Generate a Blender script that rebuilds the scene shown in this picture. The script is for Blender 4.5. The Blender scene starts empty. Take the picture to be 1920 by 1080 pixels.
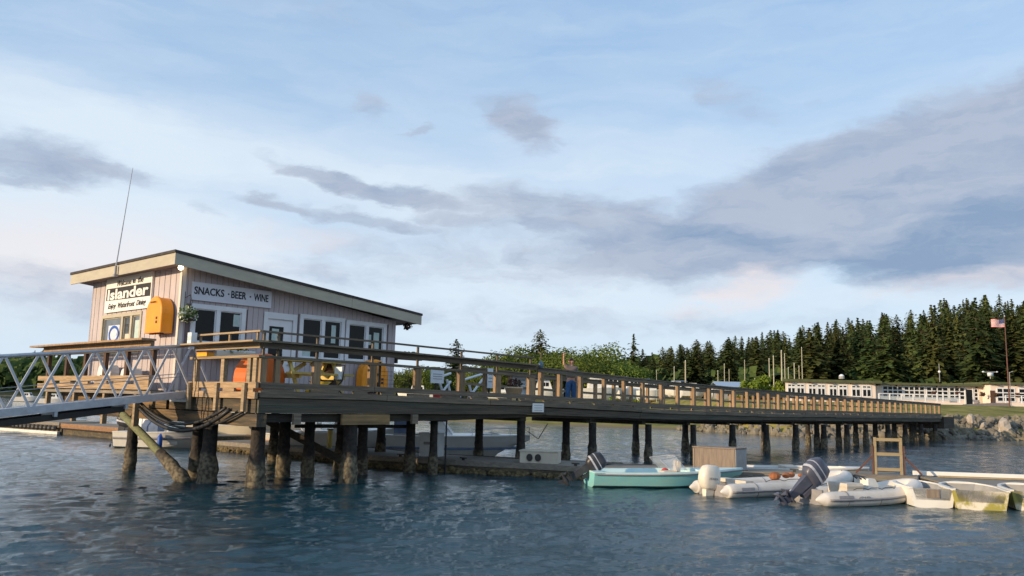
import bpy, math, random
import numpy as np
from mathutils import Vector, Matrix, noise, Euler
R=math.radians; PI=math.pi
C=bpy.context.scene.collection
sc=bpy.context.scene
# ------------------------------------------------------------ camera
CAMH=2.6; F=1536.0
PITCH=math.atan(210/1536.0); ROLL=0.023
CM=Matrix.Rotation(PI/2+PITCH,3,'X')@Matrix.Rotation(ROLL,3,'Z')
def ray(x,y): return CM@Vector(((x-960)/F,-(y-540)/F,-1.0))
def atz(x,y,z=0.0):
    r=ray(x,y); t=(z-CAMH)/r.z; return Vector((0,0,CAMH))+r*t
def aty(x,y,Y):
    r=ray(x,y); t=Y/r.y; return Vector((0,0,CAMH))+r*t
cam=bpy.data.cameras.new('camera'); camo=bpy.data.objects.new('camera',cam); C.objects.link(camo)
camo.location=(0,0,CAMH); camo.rotation_euler=CM.to_euler()
cam.lens=28.8; cam.sensor_width=36; cam.clip_start=0.1; cam.clip_end=9000
sc.camera=camo
# pier frame
PO=Vector((-4.687,25.03,0)); PH=R(48)
PD=Vector((math.cos(PH),math.sin(PH),0)); PN=Vector((-math.sin(PH),math.cos(PH),0))
def W(u,v,z=0.0): return PO+PD*u+PN*v+Vector((0,0,z))
def interp(x,pts):
    if x<=pts[0][0]: return pts[0][1]
    for (a,b),(c,d) in zip(pts,pts[1:]):
        if x<=c: return b+(d-b)*(x-a)/(c-a)
    return pts[-1][1]
# ------------------------------------------------------------ materials
MATS={}
def nodes_of(name):
    m=bpy.data.materials.new(name); m.use_nodes=True
    nt=m.node_tree; b=nt.nodes['Principled BSDF']; return m,nt,b
def N(nt,t,**kw):
    n=nt.nodes.new(t)
    for k,v in kw.items():
        if k in n.inputs.keys(): n.inputs[k].default_value=v
        else: setattr(n,k,v)
    return n
def mat(name,c1,c2=None,scale=3.0,rough=0.7,stretch=(1,1,1),bump=0.0,bscale=None,metal=0.0,spec=0.4,rand=0.0,detail=6,lo=.35,hi=.65,dirt=None,dirtamt=0.5,coord='Object',sub=0,dlo=.5,dhi=.68):
    if name in MATS: return MATS[name]
    m,nt,b=nodes_of(name); L=nt.links
    if c2 is None: c2=tuple(x*0.75 for x in c1)
    tc=N(nt,'ShaderNodeTexCoord'); mp=N(nt,'ShaderNodeMapping'); mp.inputs['Scale'].default_value=stretch
    L.new(tc.outputs[coord],mp.inputs['Vector'])
    nz=N(nt,'ShaderNodeTexNoise'); nz.inputs['Scale'].default_value=scale; nz.inputs['Detail'].default_value=detail; nz.inputs['Roughness'].default_value=0.65
    L.new(mp.outputs[0],nz.inputs['Vector'])
    cr=N(nt,'ShaderNodeValToRGB'); cr.color_ramp.elements[0].position=lo; cr.color_ramp.elements[1].position=hi
    cr.color_ramp.elements[0].color=(*c1,1); cr.color_ramp.elements[1].color=(*c2,1)
    L.new(nz.outputs['Fac'],cr.inputs[0]); col=cr.outputs[0]
    if dirt:
        n2=N(nt,'ShaderNodeTexNoise'); n2.inputs['Scale'].default_value=scale*0.37; n2.inputs['Detail'].default_value=8; n2.inputs['Roughness'].default_value=.7
        L.new(mp.outputs[0],n2.inputs['Vector'])
        r2=N(nt,'ShaderNodeMapRange'); r2.inputs[1].default_value=dlo; r2.inputs[2].default_value=dhi; r2.inputs[4].default_value=dirtamt
        L.new(n2.outputs['Fac'],r2.inputs[0])
        mx=N(nt,'ShaderNodeMix',data_type='RGBA'); L.new(r2.outputs[0],mx.inputs[0]); L.new(col,mx.inputs[6]); mx.inputs[7].default_value=(*dirt,1); col=mx.outputs[2]
    if rand>0:
        oi=N(nt,'ShaderNodeObjectInfo'); mr=N(nt,'ShaderNodeMapRange'); mr.inputs[3].default_value=1-rand; mr.inputs[4].default_value=1+rand
        L.new(oi.outputs['Random'],mr.inputs[0]); hs=N(nt,'ShaderNodeHueSaturation'); L.new(mr.outputs[0],hs.inputs['Value']); L.new(col,hs.inputs['Color']); col=hs.outputs[0]
    L.new(col,b.inputs['Base Color'])
    b.inputs['Roughness'].default_value=rough; b.inputs['Metallic'].default_value=metal; b.inputs['Specular IOR Level'].default_value=spec
    if bump>0:
        bn=N(nt,'ShaderNodeTexNoise'); bn.inputs['Scale'].default_value=bscale or scale*3; bn.inputs['Detail'].default_value=6
        L.new(mp.outputs[0],bn.inputs['Vector']); bp=N(nt,'ShaderNodeBump'); bp.inputs['Strength'].default_value=bump; bp.inputs['Distance'].default_value=.03
        L.new(bn.outputs['Fac'],bp.inputs['Height']); L.new(bp.outputs[0],b.inputs['Normal'])
    MATS[name]=m; return m
WX=(.35,6,6); WZ=(6,6,.6)
M=dict(
 rail_wood=mat('weathered rail wood',(.30,.22,.14),(.16,.115,.075),2.5,.8,WX,.5,dirt=(.10,.085,.07),rand=.18),
 post_wood=mat('warm post wood',(.36,.235,.13),(.20,.135,.08),2.5,.8,WZ,.5,dirt=(.12,.10,.08),rand=.22),
 grey_wood=mat('grey timber',(.23,.18,.125),(.10,.082,.06),2.5,.85,WX,.6,dirt=(.20,.175,.14),rand=.15),
 dark_wood=mat('creosoted timber',(.075,.062,.046),(.03,.026,.022),2.0,.85,WX,.7,dirt=(.10,.085,.05),rand=.15),
 stringer=mat('stringer with green paint',(.13,.10,.068),(.05,.042,.032),1.6,.8,(.25,6,6),.7,dirt=(.025,.085,.065),dirtamt=.55),
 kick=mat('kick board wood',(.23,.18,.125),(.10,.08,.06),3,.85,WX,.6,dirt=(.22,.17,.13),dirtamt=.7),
 kick_sunlit=mat('kick board wood with painted sunlight',(.46,.32,.18),(.26,.18,.11),3,.8,(6,.4,6),.5,dirt=(.16,.12,.08)),  # kick board wood made lighter and warmer to paint in sunlight
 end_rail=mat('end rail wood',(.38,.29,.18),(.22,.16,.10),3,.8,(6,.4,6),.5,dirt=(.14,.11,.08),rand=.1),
 deck=mat('deck boards',(.30,.26,.22),(.16,.14,.12),3,.85,(6,.5,6),.5),
 siding=mat('pink grey siding',(.51,.45,.455),(.43,.385,.40),1.3,.75,(1,1,.35),.15,30,dirt=(.31,.275,.28),dirtamt=.65),
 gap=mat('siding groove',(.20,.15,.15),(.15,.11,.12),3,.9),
 white=mat('white trim paint',(.74,.76,.78),(.66,.68,.72),2,.5,dirt=(.5,.5,.5),dirtamt=.3),
 whitesign=mat('white sign board',(.80,.79,.76),(.72,.71,.68),1.5,.5,dirt=(.58,.56,.52),dirtamt=.25),
 fascia=mat('beige fascia paint',(.47,.43,.33),(.40,.36,.28),1.2,.6,(1,1,3),.1,dirt=(.30,.27,.22),dirtamt=.35),
 roof=mat('dark roofing',(.06,.052,.048),(.035,.03,.03),3,.8,bump=.3),
 soffit=mat('soffit boards',(.33,.26,.24),(.26,.2,.19),2,.8),
 glass=mat('dark window glass',(.006,.008,.009),(.012,.014,.015),1,.05,spec=.16),
 glassleft=mat('window glass with painted reflection',(.09,.10,.11),(.14,.15,.16),1.5,.08,spec=.6),  # grey base colour paints in a lighter interior and reflection
 paper=mat('pale notice paper',(.50,.60,.57),(.38,.50,.48),6,.6),
 paperw=mat('white notice sheet',(.72,.76,.78),(.6,.66,.7),4,.6),
 orange=mat('orange fibreglass',(.90,.33,.015),(.82,.27,.012),1.2,.38,dirt=(.55,.16,.01),dirtamt=.35),
 black=mat('black rubber',(.018,.018,.018),(.03,.03,.03),5,.5),
 blackpaint=mat('black lettering',(.012,.013,.016),(.02,.02,.022),5,.6),
 alu=mat('weathered aluminium',(.52,.54,.57),(.40,.42,.46),4,.42,(1,1,1),.15,metal=.35,dirt=(.30,.31,.33),dirtamt=.5),
 yellow=mat('yellow painted wood',(.62,.48,.14),(.48,.35,.10),3,.6,dirt=(.36,.26,.08)),
 brownwood=mat('brown barrel wood',(.12,.07,.045),(.05,.032,.025),2,.8,WZ,.5),
 rust=mat('rusted steel',(.16,.07,.05),(.09,.045,.035),6,.8),
 greypaint=mat('grey painted metal',(.30,.31,.32),(.22,.23,.24),3,.6,dirt=(.4,.36,.3)),
 cream=mat('cream panel',(.62,.56,.45),(.52,.47,.38),2,.6,dirt=(.4,.35,.27)),
 terra=mat('tan clay pot',(.60,.50,.34),(.5,.4,.27),3,.7),
 leaf=mat('green leaves',(.05,.10,.025),(.10,.15,.04),3,.7),
 redleaf=mat('dark red leaves',(.09,.02,.02),(.05,.04,.015),3,.7),
 flower=mat('white petals',(.8,.8,.72),(.6,.65,.4),6,.6),
 red=mat('red plastic',(.5,.04,.03),(.4,.03,.03),3,.5),
 blue=mat('blue plastic',(.02,.10,.42),(.02,.08,.34),3,.5),
 greenwood=mat('algae covered timber',(.22,.25,.12),(.11,.11,.06),4,.85,(.6,4,4),.8,dirt=(.17,.13,.09),dirtamt=.6),
 gel=mat('white gelcoat',(.76,.75,.71),(.69,.68,.64),1,.3,dirt=(.52,.47,.38),dirtamt=.35),
 gelcream=mat('cream gelcoat',(.70,.64,.50),(.62,.57,.45),1,.35,dirt=(.45,.4,.3),dirtamt=.3),
 aqua=mat('aqua gelcoat',(.24,.58,.60),(.19,.50,.54),.9,.4,(1,1,2.5),dirt=(.38,.46,.30),dirtamt=.5),
 aquatop=mat('pale aqua deck',(.58,.76,.78),(.48,.68,.71),1.5,.45,dirt=(.45,.48,.42),dirtamt=.4),
 vinyl=mat('white hypalon tube',(.70,.66,.60),(.60,.57,.53),2,.5,dirt=(.45,.38,.28),dirtamt=.4),
 rubgrey=mat('grey rub strake',(.28,.27,.28),(.2,.2,.21),4,.6),
 mossy=mat('mossy white fibreglass',(.74,.68,.56),(.66,.60,.49),3.2,.6,bump=.15,dirt=(.30,.27,.04),dirtamt=.95,dlo=.46,dhi=.56),
 motorgrey=mat('grey motor paint',(.085,.09,.125),(.06,.065,.09),3,.35,dirt=(.18,.18,.2)),
 motorblack=mat('black motor paint',(.025,.027,.032),(.04,.042,.05),4,.4,dirt=(.12,.12,.12)),
 motorwhite=mat('white motor paint',(.72,.68,.60),(.62,.58,.50),3,.35,dirt=(.5,.42,.32)),
 silver=mat('silver stripe',(.55,.55,.58),(.45,.45,.48),4,.4,metal=.3),
 canvas=mat('blue canvas',(.16,.22,.33),(.11,.15,.24),4,.85),
 seat=mat('beige seat vinyl',(.58,.52,.43),(.48,.43,.36),4,.6),
 dockside=mat('brown dock timber',(.34,.19,.095),(.20,.11,.06),2,.8,WX,.5,dirt=(.10,.07,.05)),
 docktop=mat('grey brown dock planks',(.27,.24,.20),(.16,.14,.12),3,.85,(.5,5,5),.5,dirt=(.20,.21,.12)),
 dockdark=mat('wet dark dock timber',(.11,.09,.06),(.04,.035,.028),3,.8,WX,.7,dirt=(.22,.17,.08),dirtamt=.7),
 foam=mat('white foam float',(.75,.74,.70),(.6,.58,.52),4,.8),
 boxwood=mat('weathered crate plywood',(.27,.215,.17),(.17,.14,.115),3,.85,WZ,.5,dirt=(.16,.12,.11)),
 ladderwood=mat('pale tan lumber',(.38,.30,.17),(.28,.22,.13),3,.8,WX,.4),
 skin=mat('skin',(.55,.30,.20),(.48,.25,.17),5,.55),
 shirt=mat('brown grey shirt',(.20,.155,.14),(.15,.12,.11),6,.9),
 jeans=mat('blue denim',(.045,.12,.27),(.03,.085,.2),8,.9),
 hair=mat('brown hair',(.06,.035,.02),(.04,.025,.015),10,.7),
 cream_wall=mat('pale pink clapboard',(.82,.69,.61),(.76,.64,.56),2,.7,(1,1,6)),
 mossroof=mat('mossy green roof edge',(.10,.12,.05),(.07,.075,.04),2,.8),
 shedred=mat('red brown shed wall',(.30,.13,.07),(.22,.09,.05),2,.8,(3,3,.6)),
 paleblueroof=mat('pale blue metal roof',(.30,.40,.52),(.25,.34,.46),2,.5),
 polewood=mat('pale bleached pole',(.48,.45,.34),(.36,.33,.25),3,.8,WZ),
 asphalt=mat('grey ramp paving',(.22,.19,.19),(.17,.15,.15),3,.9),
 bark=mat('conifer bark',(.09,.065,.045),(.05,.038,.028),4,.9,WZ),
 rock=mat('riprap rock',(.24,.215,.165),(.10,.09,.075),.9,.9,bump=.6,bscale=3,dirt=(.17,.145,.06),dirtamt=.7,coord='Object'),
 palerock=mat('pale boulder rock',(.44,.38,.31),(.30,.27,.23),1.2,.9,bump=.5,bscale=3),
 flagred=mat('flag red',(.50,.06,.07),(.42,.05,.06),4,.8),
 flagwhite=mat('flag white',(.75,.72,.72),(.68,.66,.66),4,.8),
 flagblue=mat('flag blue',(.05,.06,.20),(.04,.05,.16),4,.8),
)
def glow(name,col,s):
    m,nt,b=nodes_of(name); b.inputs['Emission Color'].default_value=(*col,1); b.inputs['Emission Strength'].default_value=s; MATS[name]=m; return m
M['lamp']=glow('lit globe',(1,.78,.45),9.0)
def foliage(name,c1,c2,c3=None,rand=.25,scale=.5):
    m,nt,b=nodes_of(name); L=nt.links
    tc=N(nt,'ShaderNodeTexCoord'); nz=N(nt,'ShaderNodeTexNoise'); nz.inputs['Scale'].default_value=scale; nz.inputs['Detail'].default_value=5
    L.new(tc.outputs['Object'],nz.inputs['Vector'])
    cr=N(nt,'ShaderNodeValToRGB'); cr.color_ramp.elements[0].position=.35; cr.color_ramp.elements[1].position=.68
    cr.color_ramp.elements[0].color=(*c1,1); cr.color_ramp.elements[1].color=(*c2,1); L.new(nz.outputs['Fac'],cr.inputs[0])
    oi=N(nt,'ShaderNodeObjectInfo'); mr=N(nt,'ShaderNodeMapRange'); mr.inputs[3].default_value=1-rand; mr.inputs[4].default_value=1+rand; L.new(oi.outputs['Random'],mr.inputs[0])
    mh=N(nt,'ShaderNodeMapRange'); mh.inputs[3].default_value=.485; mh.inputs[4].default_value=.515
    mm=N(nt,'ShaderNodeMath',operation='FRACT'); m7=N(nt,'ShaderNodeMath',operation='MULTIPLY'); m7.inputs[1].default_value=7.3
    L.new(oi.outputs['Random'],m7.inputs[0]); L.new(m7.outputs[0],mm.inputs[0]); L.new(mm.outputs[0],mh.inputs[0])
    hs=N(nt,'ShaderNodeHueSaturation'); L.new(mr.outputs[0],hs.inputs['Value']); L.new(mh.outputs[0],hs.inputs['Hue']); L.new(cr.outputs[0],hs.inputs['Color'])
    b.inputs['Roughness'].default_value=.85; b.inputs['Specular IOR Level'].default_value=.15
    L.new(hs.outputs[0],b.inputs['Base Color'])
    tr=N(nt,'ShaderNodeBsdfTranslucent'); L.new(hs.outputs[0],tr.inputs['Color'])
    mx=N(nt,'ShaderNodeMixShader'); mx.inputs[0].default_value=.25
    out=nt.nodes['Material Output']; L.new(b.outputs[0],mx.inputs[1]); L.new(tr.outputs[0],mx.inputs[2]); L.new(mx.outputs[0],out.inputs['Surface'])
    MATS[name]=m; return m
M['fir']=foliage('fir needles',(.030,.058,.018),(.105,.135,.038),scale=.35,rand=.38)
M['fir2']=foliage('olive fir needles',(.040,.062,.018),(.14,.15,.045),scale=.5,rand=.3)
M['broad']=foliage('broad leaves',(.055,.095,.018),(.175,.215,.04),scale=.4,rand=.15)
M['bush']=foliage('bright bush leaves',(.11,.17,.02),(.22,.28,.04),scale=.5,rand=.1)
# pile material: barnacles low, creosote high (real growth lines)
def pile_mat():
    m,nt,b=nodes_of('creosoted pile with barnacles'); L=nt.links
    g=N(nt,'ShaderNodeNewGeometry'); sx=N(nt,'ShaderNodeSeparateXYZ'); L.new(g.outputs['Position'],sx.inputs[0])
    nz=N(nt,'ShaderNodeTexNoise'); nz.inputs['Scale'].default_value=9; nz.inputs['Detail'].default_value=8; L.new(g.outputs['Position'],nz.inputs['Vector'])
    n2=N(nt,'ShaderNodeTexNoise'); n2.inputs['Scale'].default_value=1.7; n2.inputs['Detail'].default_value=4; L.new(g.outputs['Position'],n2.inputs['Vector'])
    a=N(nt,'ShaderNodeMath',operation='MULTIPLY_ADD'); L.new(n2.outputs['Fac'],a.inputs[0]); a.inputs[1].default_value=1.1; L.new(sx.outputs[2],a.inputs[2])
    mr=N(nt,'ShaderNodeMapRange'); mr.inputs[1].default_value=1.12; mr.inputs[2].default_value=1.36; L.new(a.outputs[0],mr.inputs[0])
    c1=N(nt,'ShaderNodeValToRGB'); c1.color_ramp.elements[0].position=.38; c1.color_ramp.elements[1].position=.62
    c1.color_ramp.elements[0].color=(.045,.035,.022,1); c1.color_ramp.elements[1].color=(.17,.145,.095,1); L.new(nz.outputs['Fac'],c1.inputs[0])
    c2=N(nt,'ShaderNodeValToRGB'); c2.color_ramp.elements[0].position=.4; c2.color_ramp.elements[1].position=.7
    c2.color_ramp.elements[0].color=(.013,.011,.010,1); c2.color_ramp.elements[1].color=(.045,.035,.027,1); L.new(nz.outputs['Fac'],c2.inputs[0])
    mx=N(nt,'ShaderNodeMix',data_type='RGBA'); L.new(mr.outputs[0],mx.inputs[0]); L.new(c1.outputs[0],mx.inputs[6]); L.new(c2.outputs[0],mx.inputs[7])
    L.new(mx.outputs[2],b.inputs['Base Color']); b.inputs['Roughness'].default_value=.85
    bp=N(nt,'ShaderNodeBump'); bp.inputs['Strength'].default_value=.8; bp.inputs['Distance'].default_value=.05; L.new(nz.outputs['Fac'],bp.inputs['Height']); L.new(bp.outputs[0],b.inputs['Normal'])
    return m
M['pile']=pile_mat()
# ------------------------------------------------------------ mesh builder
class MB:
    def __init__(s): s.v=[]; s.f=[]; s.m=[]; s.g=[]
    def add(s,vs,fs,mi=0):
        o=len(s.v); s.g.append((o,len(s.f))); s.v+= [tuple(p) for p in vs]; s.f+=[tuple(i+o for i in f) for f in fs]; s.m+=[mi]*len(fs)
    def bb(s,x0,x1,y0,y1,z0,z1,mi=0):
        x0,x1=min(x0,x1),max(x0,x1); y0,y1=min(y0,y1),max(y0,y1); z0,z1=min(z0,z1),max(z0,z1)
        s.add([(x0,y0,z0),(x1,y0,z0),(x1,y1,z0),(x0,y1,z0),(x0,y0,z1),(x1,y0,z1),(x1,y1,z1),(x0,y1,z1)],
              [(0,3,2,1),(4,5,6,7),(0,1,5,4),(1,2,6,5),(2,3,7,6),(3,0,4,7)],mi)
    def beam(s,p,q,w,h,mi=0,up=(0,0,1)):
        p=Vector(p);q=Vector(q);d=(q-p).normalized(); up=Vector(up)
        if abs(d.dot(up))>.98: up=Vector((1,0,0))
        a=d.cross(up).normalized()*w/2; b=a.cross(d).normalized()*h/2
        vs=[p-a-b,p+a-b,p+a+b,p-a+b,q-a-b,q+a-b,q+a+b,q-a+b]
        s.add(vs,[(0,1,2,3),(7,6,5,4),(4,5,1,0),(5,6,2,1),(6,7,3,2),(7,4,0,3)],mi)
    def tube(s,pts,r,seg=8,mi=0,cap=True):
        pts=[Vector(p) for p in pts]; n=len(pts)
        rs=r if isinstance(r,(list,tuple)) else [r]*n
        rings=[];prev=None
        for i,p in enumerate(pts):
            d=(pts[min(i+1,n-1)]-pts[max(i-1,0)]).normalized()
            if prev is None:
                up=Vector((0,0,1)) if abs(d.z)<.9 else Vector((1,0,0)); a=d.cross(up).normalized()
            else: a=(prev-d*prev.dot(d)).normalized()
            prev=a; b=d.cross(a)
            rings.append([p+(a*math.cos(2*PI*k/seg)+b*math.sin(2*PI*k/seg))*rs[i] for k in range(seg)])
        s.loft(rings,mi,cap)
    def loft(s,rings,mi=0,cap=True,closed=True):
        n=len(rings[0]); vs=[p for r in rings for p in r]; fs=[]
        for i in range(len(rings)-1):
            for k in range(n if closed else n-1):
                k2=(k+1)%n; fs.append((i*n+k,i*n+k2,(i+1)*n+k2,(i+1)*n+k))
        if cap: fs.append(tuple(range(n))[::-1]); fs.append(tuple((len(rings)-1)*n+k for k in range(n)))
        s.add(vs,fs,mi)
    def prism(s,poly,f,a,b,mi=0):
        # poly 2d, f(p,t)->3d
        s.loft([[f(p,a) for p in poly],[f(p,b) for p in poly]],mi)
    def sph(s,c,rx,ry=None,rz=None,mi=0,nu=10,nv=7,rnd=0,seed=0):
        ry=rx if ry is None else ry; rz=rx if rz is None else rz; rg=random.Random(seed); rings=[]
        for j in range(nv+1):
            t=PI*j/nv; t=min(max(t,.05),PI-.05)
            rings.append([Vector((c[0]+rx*math.sin(t)*math.cos(2*PI*k/nu),c[1]+ry*math.sin(t)*math.sin(2*PI*k/nu),c[2]+rz*math.cos(t))) for k in range(nu)])
        if rnd:
            for r in rings:
                for p in r:
                    n=noise.noise(Vector(p)*1.3+Vector((seed,0,0)))*rnd; p+= (p-Vector(c))*n
        s.loft(rings,mi)
    def split(s,name,mt,parent=None,smooth=False):
        """every shape added becomes its own part"""
        g=s.g+[(len(s.v),len(s.f))]
        for (a,fa),(b,fb_) in zip(g,g[1:]):
            m=MB(); m.add(s.v[a:b],[tuple(i-a for i in f) for f in s.f[fa:fb_]]); m.build(name,mt,parent,smooth)
    def build(s,name,mt,parent=None,smooth=False,loc=None,rotz=None):
        me=bpy.data.meshes.new(name); me.from_pydata(s.v,[],s.f)
        mts=mt if isinstance(mt,(list,tuple)) else [mt]
        for x in mts: me.materials.append(M[x] if isinstance(x,str) else x)
        if len(mts)>1: me.polygons.foreach_set('material_index',s.m)
        if smooth: me.polygons.foreach_set('use_smooth',[True]*len(me.polygons))
        me.update()
        o=bpy.data.objects.new(name,me); C.objects.link(o)
        if parent is not None: o.parent=parent
        if loc is not None: o.location=loc
        if rotz is not None: o.rotation_euler=(0,0,rotz)
        return o
def bevel(o,w=.01,seg=1):
    b=o.modifiers.new('bevel','BEVEL'); b.width=w; b.segments=seg; b.limit_method='ANGLE'; return o
def tag(o,label=None,cat=None,group=None,kind=None):
    if label: o['label']=label
    if cat: o['category']=cat
    if group: o['group']=group
    if kind: o['kind']=kind
    return o
def thing(name,loc,rotz,label,cat,group=None):
    o=bpy.data.objects.new(name,None); C.objects.link(o); o.empty_display_size=.2
    o.location=loc; o.rotation_euler=(0,0,rotz); return tag(o,label,cat,group)
def pier_thing(name,label,cat,group=None,u=0,v=0,z=0,rot=0): return thing(name,W(u,v,z),PH+rot,label,cat,group)
def children(o): return [c for c in bpy.data.objects if c.parent==o]
def text(name,body,w,h,parent,origin,xdir,zdir,mt,shear=0,off=0,ext=.004,align='C'):
    """flat raised lettering fitted into w x h, centred on origin, reading along xdir, up zdir"""
    cu=bpy.data.curves.new(name,'FONT'); cu.body=body; cu.size=1; cu.shear=shear; cu.offset=off; cu.extrude=.01; cu.resolution_u=3
    to=bpy.data.objects.new('tmp',cu); me=bpy.data.meshes.new_from_object(to); bpy.data.objects.remove(to)
    co=np.empty(len(me.vertices)*3); me.vertices.foreach_get('co',co); co=co.reshape(-1,3)
    mn=co.min(0); mx=co.max(0); c=(mn+mx)/2; sx=w/(mx[0]-mn[0]); sz=h/(mx[1]-mn[1])
    X=np.array(xdir,float); Z=np.array(zdir,float); Y=np.cross(X,Z)  # out normal = X x Z negated below
    out=np.array(origin)+np.outer((co[:,0]-c[0])*sx,X)+np.outer((co[:,1]-c[1])*sz,Z)+np.outer(co[:,2]/.01*ext,Y)
    me.vertices.foreach_set('co',out.reshape(-1)); me.materials.clear(); me.materials.append(M[mt]); me.name=name; me.update()
    o=bpy.data.objects.new(name,me); C.objects.link(o); o.parent=parent; return o
# ------------------------------------------------------------ world, sun
SUN_AZ=R(-121); SUN_EL=R(13)     # azimuth from +Y towards +X
def setup_world():
    w=bpy.data.worlds.new('World'); sc.world=w; w.use_nodes=True; nt=w.node_tree; L=nt.links
    bg=nt.nodes['Background']
    sky=N(nt,'ShaderNodeTexSky'); sky.sky_type='NISHITA'; sky.sun_disc=False; sky.sun_elevation=SUN_EL; sky.sun_rotation=SUN_AZ
    sky.air_density=1; sky.dust_density=.6; sky.ozone_density=1.5
    tc=N(nt,'ShaderNodeTexCoord'); sp=N(nt,'ShaderNodeSeparateXYZ'); L.new(tc.outputs['Generated'],sp.inputs[0])
    def math_(op,a,b=None,c=None):
        n=N(nt,'ShaderNodeMath',operation=op)
        for i,x in enumerate((a,b,c)):
            if x is None: continue
            if isinstance(x,(int,float)): n.inputs[i].default_value=x
            else: L.new(x,n.inputs[i])
        return n.outputs[0]
    az=math_('ARCTAN2',sp.outputs[0],sp.outputs[1]); el=math_('ARCSINE',sp.outputs[2])
    cb=N(nt,'ShaderNodeCombineXYZ'); L.new(az,cb.inputs[0]); L.new(el,cb.inputs[1])
    def nse(scale,stretch,detail=8,rough=.6,loc=(0,0,0),src=None,dist=0):
        mp=N(nt,'ShaderNodeMapping'); mp.inputs['Scale'].default_value=stretch; mp.inputs['Location'].default_value=loc
        L.new(src or cb.outputs[0],mp.inputs[0]); n=N(nt,'ShaderNodeTexNoise'); n.inputs['Scale'].default_value=scale; n.inputs['Detail'].default_value=detail; n.inputs['Roughness'].default_value=rough; n.inputs['Distortion'].default_value=dist
        L.new(mp.outputs[0],n.inputs['Vector']); return n
    wn=nse(7,(1,2.6,1),8,.62)
    sub=N(nt,'ShaderNodeVectorMath',operation='SUBTRACT'); L.new(wn.outputs['Color'],sub.inputs[0]); sub.inputs[1].default_value=(.5,.5,.5)
    mul=N(nt,'ShaderNodeVectorMath',operation='MULTIPLY'); L.new(sub.outputs[0],mul.inputs[0]); mul.inputs[1].default_value=(.15,.06,0)
    add=N(nt,'ShaderNodeVectorMath',operation='ADD'); L.new(cb.outputs[0],add.inputs[0]); L.new(mul.outputs[0],add.inputs[1])
    warped=add.outputs[0]
    def azel(x,y):
        r=ray(x,y).normalized(); return math.atan2(r.x,r.y),math.asin(r.z)
    def blob(x,y,rx,ry,rot=0,wt=1.0,soft=.25,src=None):
        a,e=azel(x,y); sc_=1/F*.93
        mp=N(nt,'ShaderNodeMapping',vector_type='TEXTURE'); mp.inputs['Location'].default_value=(a,e,0); mp.inputs['Rotation'].default_value=(0,0,R(rot)); mp.inputs['Scale'].default_value=(rx*sc_,ry*sc_,1)
        L.new(src or warped,mp.inputs[0]); ln=N(nt,'ShaderNodeVectorMath',operation='LENGTH'); L.new(mp.outputs[0],ln.inputs[0])
        mr=N(nt,'ShaderNodeMapRange',interpolation_type='SMOOTHSTEP'); mr.inputs[1].default_value=soft; mr.inputs[2].default_value=1.0; mr.inputs[3].default_value=wt; mr.inputs[4].default_value=0
        L.new(ln.outputs['Value'],mr.inputs[0]); return mr.outputs[0]
    def mx_(l):
        o=l[0]
        for x in l[1:]: o=math_('MAXIMUM',o,x)
        return o
    def mixc(f,a,b):
        m=N(nt,'ShaderNodeMix',data_type='RGBA')
        for i,x in ((0,f),(6,a),(7,b)):
            if isinstance(x,(int,float)): m.inputs[i].default_value=x
            elif isinstance(x,tuple): m.inputs[i].default_value=(*x,1)
            else: L.new(x,m.inputs[i])
        return m.outputs[2]
    K=1/SKY_STR
    def k(c): return tuple(x*K for x in c)
    # thin veil: bright low, thinner high, streaky
    st=nse(4,(1.2,7,1),9,.62,(3,1,0),src=warped,dist=.4)
    elr=N(nt,'ShaderNodeMapRange',interpolation_type='SMOOTHSTEP'); elr.inputs[1].default_value=.10; elr.inputs[2].default_value=.48; elr.inputs[3].default_value=.72; elr.inputs[4].default_value=.12; L.new(el,elr.inputs[0])
    stm=N(nt,'ShaderNodeMapRange'); stm.inputs[1].default_value=.3; stm.inputs[2].default_value=.72; stm.inputs[3].default_value=-.12; stm.inputs[4].default_value=.16; L.new(st.outputs['Fac'],stm.inputs[0])
    vf=math_('ADD',elr.outputs[0],stm.outputs[0])
    vb=mx_([blob(200,240,700,95,-6,.55,.2),blob(150,420,520,150,0,.5,.1),blob(700,330,700,110,-8,.35,.1),blob(1150,300,500,90,0,.25,.1),blob(1000,530,600,120,0,.3,.1)])
    vf=math_('ADD',vf,vb); vf=math_('MINIMUM',math_('MAXIMUM',vf,0.05),.97)
    # veil colour: warm pinkish low left, cool right
    lowl=blob(150,500,600,150,0,1,.0); 
    veil=mixc(lowl,k((.68,.78,.88)),k((.80,.79,.82)))
    base=mixc(.62,sky.outputs[0],k((.41,.62,.92)))
    col=mixc(vf,base,veil)
    # pinkish puffs
    fine=nse(16,(1,2.2,1),8,.6,(7,2,0),src=warped)
    fm=N(nt,'ShaderNodeMapRange'); fm.inputs[1].default_value=.35; fm.inputs[2].default_value=.65; L.new(fine.outputs['Fac'],fm.inputs[0])
    puff=mx_([blob(1400,540,140,52,12,1,.3),blob(1320,572,120,26,6,.7),blob(560,440,200,36,0,.5),blob(1800,535,230,30,10,.55),blob(60,420,130,60,0,.35)])
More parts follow.
